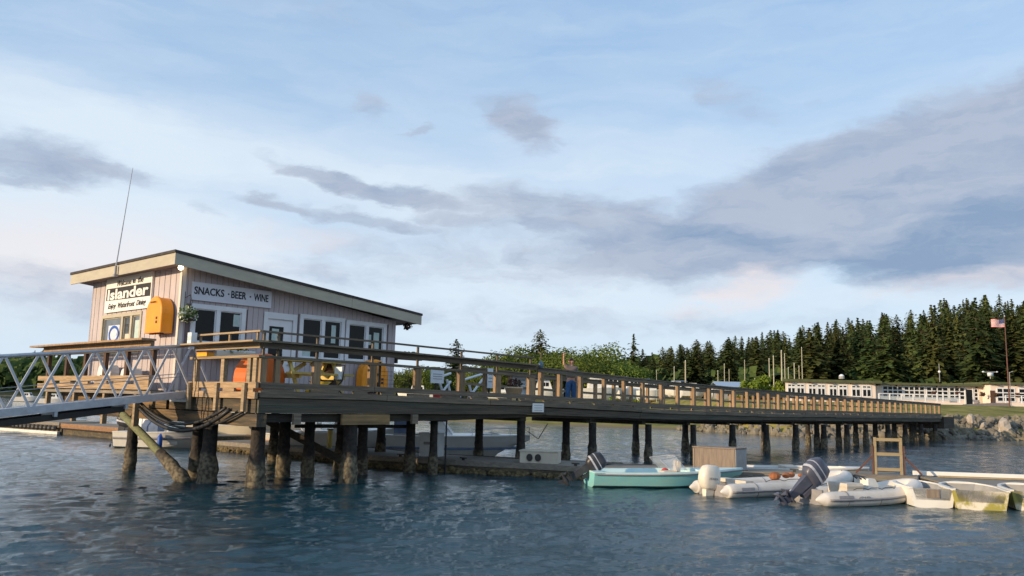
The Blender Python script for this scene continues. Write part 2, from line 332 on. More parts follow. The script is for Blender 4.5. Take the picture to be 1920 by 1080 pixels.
    # dark layer
    dark=mx_([blob(1720,340,600,165,11,1,.6),blob(1500,430,680,105,4,1,.5),blob(1120,410,480,80,-6,.8,.3),blob(1880,430,360,130,10,1,.5),
              blob(640,342,230,30,-12,.9,.3),blob(780,372,260,34,-9,.85,.2),blob(530,382,150,20,-5,.85,.2),blob(690,408,240,24,-7,.75,.2),blob(900,420,220,30,-6,.6,.2),
              blob(980,232,115,72,-22,.95,.25),blob(1040,262,70,22,-25,.5,.1),blob(680,200,85,46,-30,.55,.1),blob(790,240,56,16,28,.6,.2),blob(1340,170,150,55,-10,.42,.1),blob(1410,215,120,34,-5,.4,.1),blob(1550,185,70,18,0,.25,.05),
              blob(50,298,220,50,0,.78,.2),blob(180,314,150,24,-4,.85,.2),blob(60,335,110,24,-4,.7,.1),blob(620,15,420,90,0,.22,.0),blob(385,395,60,24,-20,.3,.1),
              blob(1050,480,950,130,0,.52,.0),blob(250,560,700,70,0,.5,.0),blob(1000,600,1200,60,0,.4,.0),blob(60,510,260,46,0,.45,.1),blob(640,510,380,50,-2,.42,.1),blob(1250,500,380,60,-9,.5,.1)])
    dn=N(nt,'ShaderNodeMapRange'); dn.inputs[1].default_value=.25; dn.inputs[2].default_value=.6; dn.inputs[3].default_value=.6; dn.inputs[4].default_value=1.0; L.new(fine.outputs['Fac'],dn.inputs[0])
    dd_=math_('MULTIPLY_ADD',math_('SUBTRACT',fine.outputs['Fac'],.5),1.1,dark)
    ds=N(nt,'ShaderNodeMapRange',interpolation_type='SMOOTHSTEP'); ds.inputs[1].default_value=.02; ds.inputs[2].default_value=.98; ds.inputs[4].default_value=.92; L.new(dd_,ds.inputs[0])
    dk=math_('MULTIPLY',ds.outputs[0],math_('MINIMUM',math_('MULTIPLY',dark,4.0),1.0))
    # tone in dark bank: lighter mauve above, deep blue grey below
    deep=mx_([blob(1650,500,520,60,8,1,.1),blob(1850,440,340,80,12,.9,.1),blob(1350,440,300,45,-10,.6,.1)])
    tn=nse(8,(1,4.2,1),10,.66,(1,5,0),src=warped)
    tm=N(nt,'ShaderNodeMapRange'); tm.inputs[1].default_value=.35; tm.inputs[2].default_value=.65; tm.inputs[3].default_value=-.30; tm.inputs[4].default_value=.55; L.new(tn.outputs['Fac'],tm.inputs[0])
    df=math_('MINIMUM',math_('MAXIMUM',math_('ADD',deep,tm.outputs[0]),0),1)
    dcol=mixc(df,k((.41,.47,.59)),k((.22,.32,.48)))
    col=mixc(dk,col,dcol)
    col=mixc(math_('MULTIPLY',puff,fm.outputs[0]),col,k((.80,.74,.76)))
    # below the horizon
    L.new(col,bg.inputs[0]); bg.inputs[1].default_value=SKY_STR
SKY_STR=.15
setup_world()
sl=bpy.data.lights.new('sun','SUN'); sl.energy=4.9; sl.angle=R(.6); sl.color=(1,.75,.47)
so=bpy.data.objects.new('sun',sl); C.objects.link(so)
sv=Vector((math.sin(SUN_AZ)*math.cos(SUN_EL),math.cos(SUN_AZ)*math.cos(SUN_EL),math.sin(SUN_EL)))
so.rotation_euler=sv.to_track_quat('Z','Y').to_euler(); so.location=sv*50
sc.view_settings.view_transform='Standard'; sc.view_settings.look='None'; sc.view_settings.exposure=0.12; sc.view_settings.gamma=1
# ------------------------------------------------------------ water
def water():
    rg=np.random.RandomState(4)
    ang=np.concatenate([np.linspace(-180,-52,40)[:-1],np.linspace(-52,52,900),np.linspace(52,180,40)[1:]])
    ang=np.radians(ang); rr=[3.0]
    while rr[-1]<2600: rr.append(rr[-1]*1.0048+.010)
    rr=np.array(rr); A,Rr=np.meshgrid(ang,rr); X=np.sin(A)*Rr; Y=np.cos(A)*Rr; Z=np.zeros_like(X)
    sp=Rr*.0052+.015
    for i in range(90):
        lam=.22*(1.115**(i*.42+rg.rand()*.5))*(1+.4*rg.rand())
        lam=.16*10**(rg.rand()*1.12)
        th=R(20)+rg.randn()*.5 if rg.rand()<.9 else rg.rand()*6.28
        kx,ky=math.sin(th)*2*PI/lam,-math.cos(th)*2*PI/lam
        amp=lam*(.0108 if lam<.42 else .0070 if lam<.6 else .0038 if lam<1.1 else .0024)
        fade=np.clip((lam-2.2*sp)/(1.6*sp),0,1)
        ph=rg.rand()*6.28
        wob=.35*np.sin(X*.31+ph*2)+.35*np.sin(Y*.27+ph)
        s=np.sin(kx*X+ky*Y+ph+wob)
        env=.65+.45*np.sin(X*.11+ph*3+.05*Y)*np.sin(Y*.13+ph)
        Z+=amp*fade*env*(s+.25*np.cos(2*(kx*X+ky*Y+ph+wob)))
    # slightly lumpier water lower left (wake)
    wk=np.exp(-((X+6)**2/40+(Y-13)**2/60))
    for lam,th in((1.5,1.2),(2.1,.5),(1.1,-.3),(.8,.9)):
        Z+=wk*lam*.009*np.sin(2*PI/lam*(math.sin(th)*X+math.cos(th)*Y)+lam*3+.6*np.sin(X*.8))
    n,m=Z.shape
    v=np.stack([X,Y,Z],-1).reshape(-1,3)
    i=np.arange(n-1)[:,None]*m+np.arange(m-1)[None,:]
    f=np.stack([i,i+m,i+m+1,i+1],-1).reshape(-1,4)
    me=bpy.data.meshes.new('sea_water'); me.vertices.add(len(v)); me.vertices.foreach_set('co',v.reshape(-1).astype(np.float32))
    me.loops.add(f.size); me.loops.foreach_set('vertex_index',f.reshape(-1).astype(np.int32))
    me.polygons.add(len(f)); me.polygons.foreach_set('loop_start',(np.arange(len(f))*4).astype(np.int32)); me.polygons.foreach_set('loop_total',np.full(len(f),4,np.int32))
    me.polygons.foreach_set('use_smooth',np.ones(len(f),bool)); me.update(calc_edges=True)
    mt,nt,b=nodes_of('sea water'); L=nt.links
    b.inputs['Base Color'].default_value=(.008,.042,.060,1); b.inputs['Roughness'].default_value=.045; b.inputs['IOR'].default_value=1.33; b.inputs['Specular IOR Level'].default_value=.6
    tc=N(nt,'ShaderNodeNewGeometry')
    mp=N(nt,'ShaderNodeMapping'); mp.inputs['Rotation'].default_value=(0,0,R(-20)); mp.inputs['Scale'].default_value=(1,1.9,1); L.new(tc.outputs['Position'],mp.inputs[0])
    n1=N(nt,'ShaderNodeTexNoise'); n1.inputs['Scale'].default_value=7.5; n1.inputs['Detail'].default_value=7; n1.inputs['Roughness'].default_value=.68; L.new(mp.outputs[0],n1.inputs['Vector'])
    n2=N(nt,'ShaderNodeTexNoise'); n2.inputs['Scale'].default_value=.9; n2.inputs['Detail'].default_value=4; L.new(mp.outputs[0],n2.inputs['Vector'])
    b1=N(nt,'ShaderNodeBump'); b1.inputs['Strength'].default_value=1.0; b1.inputs['Distance'].default_value=.028
    b2=N(nt,'ShaderNodeBump'); b2.inputs['Strength'].default_value=1.0; b2.inputs['Distance'].default_value=.02
    pn=N(nt,'ShaderNodeTexNoise'); pn.inputs['Scale'].default_value=.13; pn.inputs['Detail'].default_value=3; L.new(mp.outputs[0],pn.inputs['Vector'])
    pr=N(nt,'ShaderNodeMapRange'); pr.inputs[1].default_value=.38; pr.inputs[2].default_value=.62; pr.inputs[3].default_value=.35; pr.inputs[4].default_value=1.0; L.new(pn.outputs['Fac'],pr.inputs[0]); L.new(pr.outputs[0],b1.inputs['Strength'])
    L.new(n1.outputs['Fac'],b1.inputs['Height']); L.new(n2.outputs['Fac'],b2.inputs['Height']); L.new(b2.outputs[0],b1.inputs['Normal']); L.new(b1.outputs[0],b.inputs['Normal'])
    me.materials.append(mt); o=bpy.data.objects.new('water',me); C.objects.link(o); tag(o,'rippled blue grey harbour water','water',kind='structure')
water()
# ------------------------------------------------------------ land
SH=[(-900,420),(-400,345),(-179,290),(-100,238),(-31,130),(-16.7,102),(-9.5,96),(-3.2,92),(2.6,89),(10.8,86),(18.5,82.5),(22.6,77.5),(25,73.3),(31,73.6),(39,75),(47,76),(70,78),(300,90),(900,120)]
def sstep(a,b,x):
    t=min(max((x-a)/(b-a),0),1); return t*t*(3-2*t)
def ground(x,y):
    d=(y-interp(x,SH))*(1 if x>-20 else .8)
    rock=sstep(19,25,x)
    marsh=interp(d,[(-6,-1.2),(0,-.02),(2,.35),(25,.9),(45,2.4),(80,3.0),(400,4)])
    rr=interp(d,[(-3,-1.2),(-.5,-.1),(0,.0),(3.2,1.35),(5,1.75),(10,2.25),(20,3.2),(40,3.4),(400,4)])
    h=marsh*(1-rock)+rr*rock
    h+=noise.noise(Vector((x*.12,y*.12,0)))*.18*sstep(0,6,d)*(1-sstep(18,26,d)*.9)
    hill=sstep(25,150,x-(-30)+0)*sstep(150,300,y)*16+sstep(90,190,x)*sstep(130,230,y)*8
    left=sstep(-60,-200,x)*sstep(300,420,y)*8
    return h+hill+left
def terrain():
    xs=[-900,-600,-400]+list(np.linspace(-300,-40,60))+list(np.linspace(-38,80,130))+list(np.linspace(84,320,40))+[500,900]
    ys=list(np.linspace(68,130,95))+list(np.linspace(132,460,90))+[700,1500]
    v=[(x,y,ground(x,y)) for y in ys for x in xs]; m=len(xs)
    f=[(j*m+i,j*m+i+1,(j+1)*m+i+1,(j+1)*m+i) for j in range(len(ys)-1) for i in range(m-1)]
    mt,nt,b=nodes_of('grass bank'); L=nt.links
    g=N(nt,'ShaderNodeNewGeometry'); nz=N(nt,'ShaderNodeTexNoise'); nz.inputs['Scale'].default_value=.35; nz.inputs['Detail'].default_value=9; nz.inputs['Roughness'].default_value=.7; L.new(g.outputs['Position'],nz.inputs['Vector'])
    cr=N(nt,'ShaderNodeValToRGB'); e=cr.color_ramp.elements; e[0].position=.36; e[1].position=.62; e[0].color=(.09,.105,.025,1); e[1].color=(.30,.25,.075,1); L.new(nz.outputs['Fac'],cr.inputs[0])
    sx=N(nt,'ShaderNodeSeparateXYZ'); L.new(g.outputs['Position'],sx.inputs[0])
    a=N(nt,'ShaderNodeMath',operation='MULTIPLY_ADD'); L.new(nz.outputs['Fac'],a.inputs[0]); a.inputs[1].default_value=-1.0; L.new(sx.outputs[2],a.inputs[2])
    mr=N(nt,'ShaderNodeMapRange'); mr.inputs[1].default_value=-.45; mr.inputs[2].default_value=-.2; L.new(a.outputs[0],mr.inputs[0])
    mx=N(nt,'ShaderNodeMix',data_type='RGBA'); L.new(mr.outputs[0],mx.inputs[0]); mx.inputs[6].default_value=(.17,.14,.09,1)
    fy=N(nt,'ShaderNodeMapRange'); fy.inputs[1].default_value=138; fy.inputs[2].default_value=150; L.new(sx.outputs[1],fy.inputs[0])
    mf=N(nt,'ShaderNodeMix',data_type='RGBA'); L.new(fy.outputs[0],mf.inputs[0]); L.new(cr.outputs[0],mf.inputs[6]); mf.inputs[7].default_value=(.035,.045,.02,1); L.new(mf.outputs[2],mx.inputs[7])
    L.new(mx.outputs[2],b.inputs['Base Color']); b.inputs['Roughness'].default_value=.9; b.inputs['Specular IOR Level'].default_value=.1
    me=bpy.data.meshes.new('shore_ground'); me.from_pydata(v,[],f); me.materials.append(mt); me.polygons.foreach_set('use_smooth',[True]*len(f))
    o=bpy.data.objects.new('ground',me); C.objects.link(o); tag(o,'grassy shore rising behind the water','ground',kind='structure')
terrain()
def riprap():
    rg=random.Random(3)
    def rock(mb,c,s):
        import bmesh
        bm=bmesh.new(); bmesh.ops.create_icosphere(bm,subdivisions=2,radius=1)
        sd=Vector((rg.random()*50,rg.random()*50,rg.random()*50)); rot=Euler((rg.random()*6,rg.random()*6,rg.random()*6)).to_matrix()
        sx,sy,sz=s*rg.uniform(.8,1.3),s*rg.uniform(.7,1.1),s*rg.uniform(.5,.85)
        vs=[]
        for v in bm.verts:
            p=v.co*(1+.45*noise.noise(v.co*1.1+sd)+.15*noise.noise(v.co*3+sd)); p=Vector([round(t*3.2)/3.2*.45+t*.55 for t in p]); p=Vector((p.x*sx,p.y*sy,p.z*sz)); vs.append(rot@p+Vector(c))
        mb.add(vs,[[v.index for v in f.verts] for f in bm.faces]); bm.free()
    mb=MB()
    for i in range(2300):
        x=rg.uniform(19.5,64); d=rg.uniform(-1,5.2); y=interp(x,SH)+d
        if x<25 and rg.random()<.25: continue
        rock(mb,(x,y,interp(d,[(-1,-.1),(0,.05),(3.2,1.3),(5.2,1.8)])+rg.uniform(-.15,.15)),rg.choice([.16,.2,.26,.32,.4,.5]))
    for i in range(300):
        x=rg.uniform(17,21); y=interp(x,SH)+rg.uniform(-.6,2.2); rock(mb,(x,y,.12),rg.uniform(.12,.3))
    o=mb.build('riprap',M['rock']); tag(o,'jumbled grey and tan riprap rocks along the shore','rocks',kind='stuff')
    for k,(px,py,s,mt,lab) in enumerate([(1763,801,.75,'palerock','big pale boulder just right of the far pier end'),(1820,786,.55,'palerock','flat pale boulder high on the rock bank below the grass'),
        (1883,801,.75,'palerock','large warm tan boulder low on the bank below the flagpole'),(1872,815,.55,'palerock','small pale boulder at the waterline below the tan one'),(1843,800,.5,'palerock','grey white boulder in the middle of the rock bank')]):
        p=aty(px,py,77.2); mb=MB(); rock(mb,(0,0,0),s); b=mb.build('boulder',M[mt]); b.location=p; tag(b,lab,'boulder','pale boulders in the rock bank')
riprap()
# ------------------------------------------------------------ trees
def conifer_mesh(h,seed,dens=1.0,wid=.2,sparse=0.0,ex=.7):
    rg=random.Random(seed); mb=MB(); nl=int(h*2.0); z0=h*.05
    mb_t=MB(); mb_t.tube([(0,0,-1.2),(0,0,h*.3),(.1,0,h*.65),(0,0,h)],[h*.016,h*.013,h*.008,.02],6)
    for i in range(nl):
        t=i/(nl-1); z=z0+(h-z0)*t; rad=h*wid*((1-t)**ex*.98+.012)*rg.uniform(.66,1.15)*(min(1,t*5+.55))
        if rg.random()<sparse*(1-t*.5): rad*=.45
        nb=max(4,int((9-4.5*t)*dens)); a0=rg.random()*6
        for k in range(nb):
            if rg.random()<sparse*.6: continue
            a=a0+2*PI*k/nb+rg.uniform(-.3,.3); l=rad*rg.uniform(.6,1.15); dr=rg.uniform(.18,.5)
            ns=max(2,int(l/.75)); ca,sa=math.cos(a),math.sin(a)
            if l>1.2: mb_t.add([(0,0,z),(ca*l*.9,sa*l*.9,z-dr*l*.55),(0,0,z-.09)],[(0,1,2)])
            for s in range(ns):
                f=(s+.6)/ns; c=Vector((ca*l*f,sa*l*f,z-dr*l*f*f+rg.uniform(-.15,.15)))
                tp=.4+.6*min(1,(1-t)*2.2); w=.62*tp*(1.25-f*.6)*rg.uniform(.75,1.3); ln=.75*tp*rg.uniform(.7,1.4)
                ro=rg.uniform(-.6,.6); fx=Vector((math.cos(a+ro),math.sin(a+ro),-dr*rg.uniform(.3,1.8))); sd=Vector((-math.sin(a+ro),math.cos(a+ro),rg.uniform(-.5,.5)))
                p=[c-fx*ln*.5-sd*w*.35,c-sd*w,c+fx*ln,c+sd*w,c-fx*ln*.5+sd*w*.3]
                mb.add(p,[(0,1,2),(0,2,4),(4,2,3)])
                if rg.random()<.5: mb.add([c+Vector((0,0,.08))-sd*w*.6,c+Vector((0,0,-.6*rg.random()-.2))+fx*.2,c+Vector((0,0,.05))+sd*w*.6],[(0,1,2)])
    def mk(b,mt,nm):
        me=bpy.data.meshes.new(nm); me.from_pydata(b.v,[],b.f); me.materials.append(M[mt]); me.update(); return me
    return mk(mb,'fir','crown'),mk(mb_t,'bark','trunk'),h
def broad_mesh(h,w,seed,mt='broad',n=7000,ls=.26,lobes=15):
    rg=random.Random(seed); mb=MB(); mt_=MB(); mt_.tube([(0,0,-1),(0,0,h*.35),(.2,0,h*.6)],[h*.03,h*.022,h*.012],7)
    L=[]
    for i in range(lobes):
        a=rg.random()*6.28; r=w*.5*math.sqrt(rg.random())*.75; zz=h*rg.uniform(.32,.82)*(1-.25*r/(w*.5)); L.append((Vector((math.cos(a)*r,math.sin(a)*r,zz)),rg.uniform(.18,.30)*min(w,h)))
        mt_.tube([(0,0,h*.3),(L[-1][0].x*.5,L[-1][0].y*.5,h*.42),tuple(L[-1][0])],[h*.012,h*.008,.03],5)
    for i in range(n):
        c,r=rg.choice(L); d=Vector((rg.gauss(0,1),rg.gauss(0,1),rg.gauss(0,1))).normalized(); rr=r*rg.uniform(.55,1.05)*(1+.35*noise.noise(d*2+c)); p=c+Vector((d.x*rr,d.y*rr,d.z*rr*.85))
        if p.z<.2: p.z=.2+rg.random()*.6
        nrm=(d+Vector((rg.uniform(-.7,.7),rg.uniform(-.7,.7),rg.uniform(-.3,.9)))).normalized(); a=nrm.orthogonal().normalized(); a.rotate(Matrix.Rotation(rg.random()*6,3,nrm)); b=nrm.cross(a); s=ls*rg.uniform(.6,1.3)
        mb.add([p-a*s,p-b*s*.6,p+a*s,p+b*s*.6],[(0,1,2,3)])
    def mk(b,m_,nm):
        me=bpy.data.meshes.new(nm); me.from_pydata(b.v,[],b.f); me.materials.append(M[m_]); me.update(); return me
    zm=max(q[2] for q in mb.v)
    return mk(mb,mt,'crown'),mk(mt_,'bark','trunk'),zm
def place_tree(name,ms,loc,height,rot,label,cat,group=None,wx=1.0):
    t=thing(name,loc,rot,label,cat,group); s=height/ms[2]; t.scale=(s*wx,s*wx,s)
    for me,nm in((ms[0],'crown'),(ms[1],'trunk')):
        o=bpy.data.objects.new(nm,me); C.objects.link(o); o.parent=t
    return t
rgt=random.Random(11)
FIRS=[conifer_mesh(18,s,1.1,w,sp,ex) for s,w,sp,ex in((1,.27,.05,.62),(2,.24,.1,.7),(3,.29,.08,.5),(4,.25,.2,.6),(5,.23,.15,.75),(6,.29,.12,.55),(7,.30,.1,.42),(8,.26,.1,.85))]
for k_ in(1,4,6): FIRS[k_][0].materials[0]=M['fir2']
SPARSE=conifer_mesh(18,31,.8,.26,.42)
SKYL=[(1150,690),(1215,668),(1240,655),(1300,642),(1400,632),(1500,613),(1600,600),(1660,592),(1740,583),(1765,563),(1790,572),(1850,556),(1890,566),(1960,572),(2100,560),(2300,560)]
def project(p):
    q=CM.inverted()@(Vector(p)-Vector((0,0,CAMH))); return 960+F*q.x/-q.z,540-F*q.y/-q.z
def forest():
    n=0
    for row,(Y,x0,x1,st) in enumerate([(128,58,100,5.2),(142,50,108,5.2),(158,47,118,5.2),(176,38,130,5.2),(196,33,143,5.2),(212,36,155,5.4),(228,39,167,5.4),(246,42,180,5.4),(266,46,195,5.6)]):
        x=x0
        while x<x1:
            y=Y+rgt.uniform(-5,5); xx=x+rgt.uniform(-1.6,1.6); g=ground(xx,y); px,py=project((xx,y,g))
            hz=728.5+.0232*px; lim=CAMH+(hz-interp(px,SKYL))/F*y*1.01-g
            if px>1205 and px<2060:
                h=min(rgt.uniform(15,23)+ (3 if row>4 else 0),lim*rgt.uniform(.86,1.02))
                if row>=5: h=lim*rgt.choice([.8,.86,.9,.94,.97,1.0,1.03])
                if h>7: place_tree('fir_tree',rgt.choice(FIRS),(xx,y,g-.3),h,rgt.random()*6,'dark green fir in the wooded hillside behind the pale restaurant','tree','firs on the wooded hillside',wx=rgt.uniform(.9,1.35)*min(1.5,max(1,16/h))); n+=1
            x+=st*rgt.uniform(.6,1.05)
    # standout tops
    for px,py,Y,ms,lab in((1770,560,235,FIRS[1],'tall fir whose pointed top stands above the wooded skyline'),(1812,560,238,FIRS[4],'narrow fir on the skyline left of the flagpole'),
        (1873,553,240,FIRS[3],'ragged topped fir on the skyline behind the flag')):
        p=aty(px,py,Y); g=ground(p.x,p.y); place_tree('fir_tree',ms,(p.x,p.y,g),p.z-g,1.0,lab,'tree','tall firs on the skyline')
    for k,(px,py,Y,ms,wx,lab) in enumerate([(856,637,165,FIRS[2],1.5,'small dark fir showing above the pier rail right of the snack bar'),(1013,619,170,FIRS[6],1.35,'dark fir rising from the broadleaf trees above the end of the bar rail'),
        (1188,627,190,SPARSE,1.35,'thin ragged fir with gaps standing alone left of the hillside'),(1205,655,195,FIRS[5],1.2,'dark fir at the left foot of the wooded hillside'),(1168,668,192,FIRS[2],1.1,'short dark fir left of the ragged one')]):
        p=aty(px,py,Y); g=ground(p.x,p.y); place_tree('fir_tree',ms,(p.x,p.y,g),p.z-g,k*1.3,lab,'tree','lone firs by the boat yard',wx=wx)
    rg=random.Random(5)
    for i in range(78):
        px=rg.uniform(-60,185) if i<66 else rg.uniform(185,330); Y=rg.uniform(345,400); top=interp(px,[(-110,672),(0,665),(50,662),(62,657),(76,660),(84,650),(90,662),(185,667),(330,672)])+rg.uniform(1,9)
        p=aty(px,top,Y); g=ground(p.x,p.y); place_tree('fir_tree',rg.choice(FIRS),(p.x,p.y,g-.5),max(7,p.z-g),rg.random()*6,'dark fir in the far shore treeline behind the gangway','tree','firs on the far left shore',wx=1.5)
    for px,py in((0,661),(66,655),(84,649)):
        p=aty(px,py,372); g=ground(p.x,p.y); place_tree('fir_tree',FIRS[1],(p.x,p.y,g-.5),p.z-g,px,'pointed fir standing above the far left treeline, '+{0:'leftmost of three',66:'middle of three',84:'rightmost of three'}[px],'tree','pointed firs on the far left skyline')
    BR=[broad_mesh(12,18,s) for s in(1,2,3)]
    for k,(px,py,Y,w,lab) in enumerate([(975,650,168,1.0,'rounded green tree left of the dark fir'),(1045,664,160,1.15,'low green tree directly behind the person'),(1118,645,166,1.0,'largest rounded green tree, right of the person'),
        (1085,668,150,1.3,'spreading yellow green tree below the largest rounded one'),(1152,678,152,1.15,'drooping light green tree at the right end of the green clump'),(1010,664,156,1.2,'broad green tree at the foot of the dark fir'),
        (930,668,172,.9,'green tree at the left end of the clump above the bar rail'),(880,690,150,1.2,'low green tree seen through the pier rail left of the white hoist'),(770,682,150,1.1,'yellow green tree just right of the snack bar'),(815,690,158,1.0,'low green tree behind the small white notice'),(1062,656,175,1.2,'tall green tree peeking over the low one behind the person'),(1185,684,165,1.2,'low light green tree at the foot of the thin ragged fir'),(958,664,178,1.1,'small green tree at the far left of the dark fir')]):
        p=aty(px,py-(7 if py<680 else 0),Y); g=ground(p.x,p.y); place_tree('broadleaf_tree',BR[k%3],(p.x,p.y,g-.3),p.z-g+.3,k*2.1,lab,'tree','green broadleaf trees behind the boat yard',wx=w*1.0)
    BU=[broad_mesh(5,7,s,'bush',1500,.28,7) for s in(7,8)]
    for k,(px,py,Y,w,lab) in enumerate([(1428,701,118,.95,'bright green bush left of the restaurant'),(1405,712,117,.85,'lower bright bush at the end of the pale blue roof'),(1462,712,116,.8,'bright green bush touching the restaurant corner')]):
        p=aty(px,py,Y); g=ground(p.x,p.y); place_tree('bush',BU[k%2],(p.x,p.y,g-.2),p.z-g+.2,k*2.1,lab,'bush','bright bushes beside the restaurant',wx=w)
forest()
def undergrowth():
    rg=random.Random(77); mb=MB()
    for i in range(15000):
        if i<12500:
            Y=rg.uniform(124,262); x=rg.uniform(.150,.62)*Y if Y>190 else rg.uniform(.28,.62)*Y
            if Y<150: x=rg.uniform(56,100)
            mxh=6 if Y>150 else 3.5
        else: Y=rg.uniform(335,380); x=rg.uniform(-240,-150)/350*Y; mxh=9
        p=Vector((x,Y,ground(x,Y)+rg.random()**1.3*mxh)); n=Vector((rg.uniform(-1,1),rg.uniform(-1.2,.2),rg.uniform(-.2,1))).normalized(); a=n.orthogonal(); b=n.cross(a); s=rg.uniform(.5,1.1)*(1 if i<12500 else 1.8)
        mb.add([p-a*s,p-b*s*.7,p+a*s,p+b*s*.7],[(0,1,2,3)])
    o=mb.build('undergrowth','fir'); tag(o,'dense dark undergrowth filling the gaps under the firs','undergrowth',kind='stuff')
undergrowth()
def distant_wood():
    rg=random.Random(78); mb=MB()
    for i in range(7000):
        Y=rg.uniform(318,352); x=rg.uniform(-330,60); top=9+5*noise.noise(Vector((x*.05,3,0)))+2*noise.noise(Vector((x*.3,9,0)))
        p=Vector((x,Y,ground(x,Y)+rg.random()*top)); n=Vector((rg.uniform(-1,1),rg.uniform(-1.2,.2),rg.uniform(-.2,1))).normalized(); a=n.orthogonal(); b=n.cross(a); s=rg.uniform(1.1,2.2)
        mb.add([p-a*s,p-b*s*.7,p+a*s,p+b*s*.7],[(0,1,2,3)])
    o=mb.build('distant_wood','fir'); tag(o,'far dark wood along the shore beyond the pier and snack bar','wood',kind='stuff')
distant_wood()
# ------------------------------------------------------------ pier
KT=[(-4,2.93),(.6,2.91),(8.3,2.80),(12.9,2.69),(17.7,2.575),(22.9,2.51),(28.4,2.43),(41.7,2.36),(62.7,2.27)]
FB=[(-4,2.08),(.6,2.07),(8.3,2.08),(12.9,1.98),(17.7,1.87),(28.4,1.80),(62.7,1.60)]
kt=lambda u:interp(u,KT); fb=lambda u:interp(u,FB)
US=[-3.3,.6,4.4,8.3,12.9,17.7,22.9,28.4,35,41.7,52,63]
def strip(mb,us,v0,v1,fz0,fz1,mi=0):
    """long timber following the slightly sagging deck line"""
    mb.loft([[(u,v0,fz0(u)),(u,v1,fz0(u)),(u,v1,fz1(u)),(u,v0,fz1(u))] for u in us],mi)
def segs(v0,v1,f0,f1,name,mt,par,ln,seed,a=-3.3,b=62.9):
    rg=random.Random(seed); u=a; k=0
    while u<b-.5:
        w=min(ln*rg.uniform(.8,1.2),b-u)
        if b-u-w<1.5: w=b-u
        us=[u+.008]+[x for x in KN if u+.3<x<u+w-.3]+[u+w-.008]; dz_=rg.uniform(-.012,.012); dv=rg.uniform(-.008,.008)
        m=MB(); strip(m,us,v0+dv,v1+dv,lambda q:f0(q)+dz_,lambda q:f1(q)+dz_); o=m.build(name,mt,par); k+=1
        # bolts
        u+=w
KN=[-3.3,.6,4.4,8.3,12.9,17.7,22.9,28.4,35,41.7,52,63]
pier=thing('pier',PO,PH,'long timber pier on piles running from the snack bar to the rocky shore','pier')
dz=lambda u:kt(u)-.27
mb=MB(); strip(mb,US,-.02,3.1,lambda u:dz(u)-.1,dz)
mb.build('walkway_deck','deck',pier)
mb=MB(); strip(mb,[-3.3,.6,4.4,7.0],3.104,13.6,lambda u:dz(u)-.1,lambda u:dz(u)-.003)
mb.bb(-3.95,-3.304,5.0,14.3,2.52,2.62)
mb.build('platform_deck','deck',pier)
segs(-.16,-.024,lambda u:kt(u)-.42,lambda u:kt(u)-.24,'deck_edge_timber','grey_wood',pier,5.2,1)
segs(-.10,.05,fb,lambda u:kt(u)-.445,'stringer','stringer',pier,6.1,2)
mb=MB()
for v in (.9,1.8,2.7): strip(mb,US,v,v+.15,fb,lambda u:dz(u)-.105)
strip(mb,US,3.05,3.2,fb,lambda u:dz(u)-.105)
mb.build('inner_stringer','dark_wood',pier)
mb=MB(); strip(mb,[-3.2,.6,4.4,8.3,12.9,17.7,22.9,28.4,41.7,62.8],.1,.34,lambda u:fb(u)-interp(u,[(3,.24),(9,.08)]),lambda u:fb(u)-.004); mb.build('lower_beam','dark_wood',pier)
mb=MB()
for v in (4.2,6.5,9,11.5,13.4): strip(mb,[-3.25,.6,4.4,6.9],v,v+.2,lambda u:fb(u)-.05,lambda u:dz(u)-.105)
mb.build('platform_joist','dark_wood',pier)
# end cap beam under the pier end, warm stained
mb=MB(); mb.bb(-3.35,-3.05,-.15,13.9,1.72,2.06); mb.bb(-3.33,-3.12,-.02,5.0,2.09,2.5); mb.bb(-3.33,-3.12,5.2,13.9,2.09,2.5)
mb.build('end_cap_beam',mat('stained end beam',(.10,.08,.05),(.04,.035,.03),1.2,.85,(6,.5,6),.7,dirt=(.33,.19,.07),dirtamt=.9),pier)
mb=MB(); mb.bb(-.55,1.25,-.19,-.104,1.76,2.065); mb.build('patch_plank',mat('orange brown new plank',(.36,.22,.09),(.14,.10,.05),1.3,.8,(.5,6,6),.5,dirt=(.10,.08,.05)),pier)
for u,l in((-2.1,'') ,(2.3,'')):
    mb=MB(); mb.bb(u-.12,u+.12,-.20,-.105,fb(u)-.30,fb(u)-.002); mb.build('beam_splice','grey_wood',pier)
# kick board with scupper blocks along near side
segs(-.14,-.04,lambda u:kt(u)-.16,kt,'kick_board','kick',pier,4.4,3,b=62.7)
mb=MB(); u=-3.2
rgk=random.Random(2)
while u<61.5:
    w=rgk.uniform(.5,1.0) if u<8 else rgk.uniform(1.0,1.7); mb=MB(); strip(mb,[u,u+w],-.13,-.05,lambda q:kt(q)-.238,lambda q:kt(q)-.162); mb.build('scupper_block','kick',pier); u+=w+(.55 if u<8 else .22)
# end kick boards (sunlight painted into the wood colour)
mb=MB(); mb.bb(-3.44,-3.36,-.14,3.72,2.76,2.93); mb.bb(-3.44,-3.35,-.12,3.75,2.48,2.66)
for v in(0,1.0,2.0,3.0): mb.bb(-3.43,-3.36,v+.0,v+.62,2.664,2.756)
mb.build('end_kick_board','kick_sunlit',pier)
for v in (.35,1.85,3.45):
    mb=MB(); mb.bb(-3.53,-3.445,v-.07,v+.07,2.12,2.9); mb.build('hanging_strut','end_rail',pier)
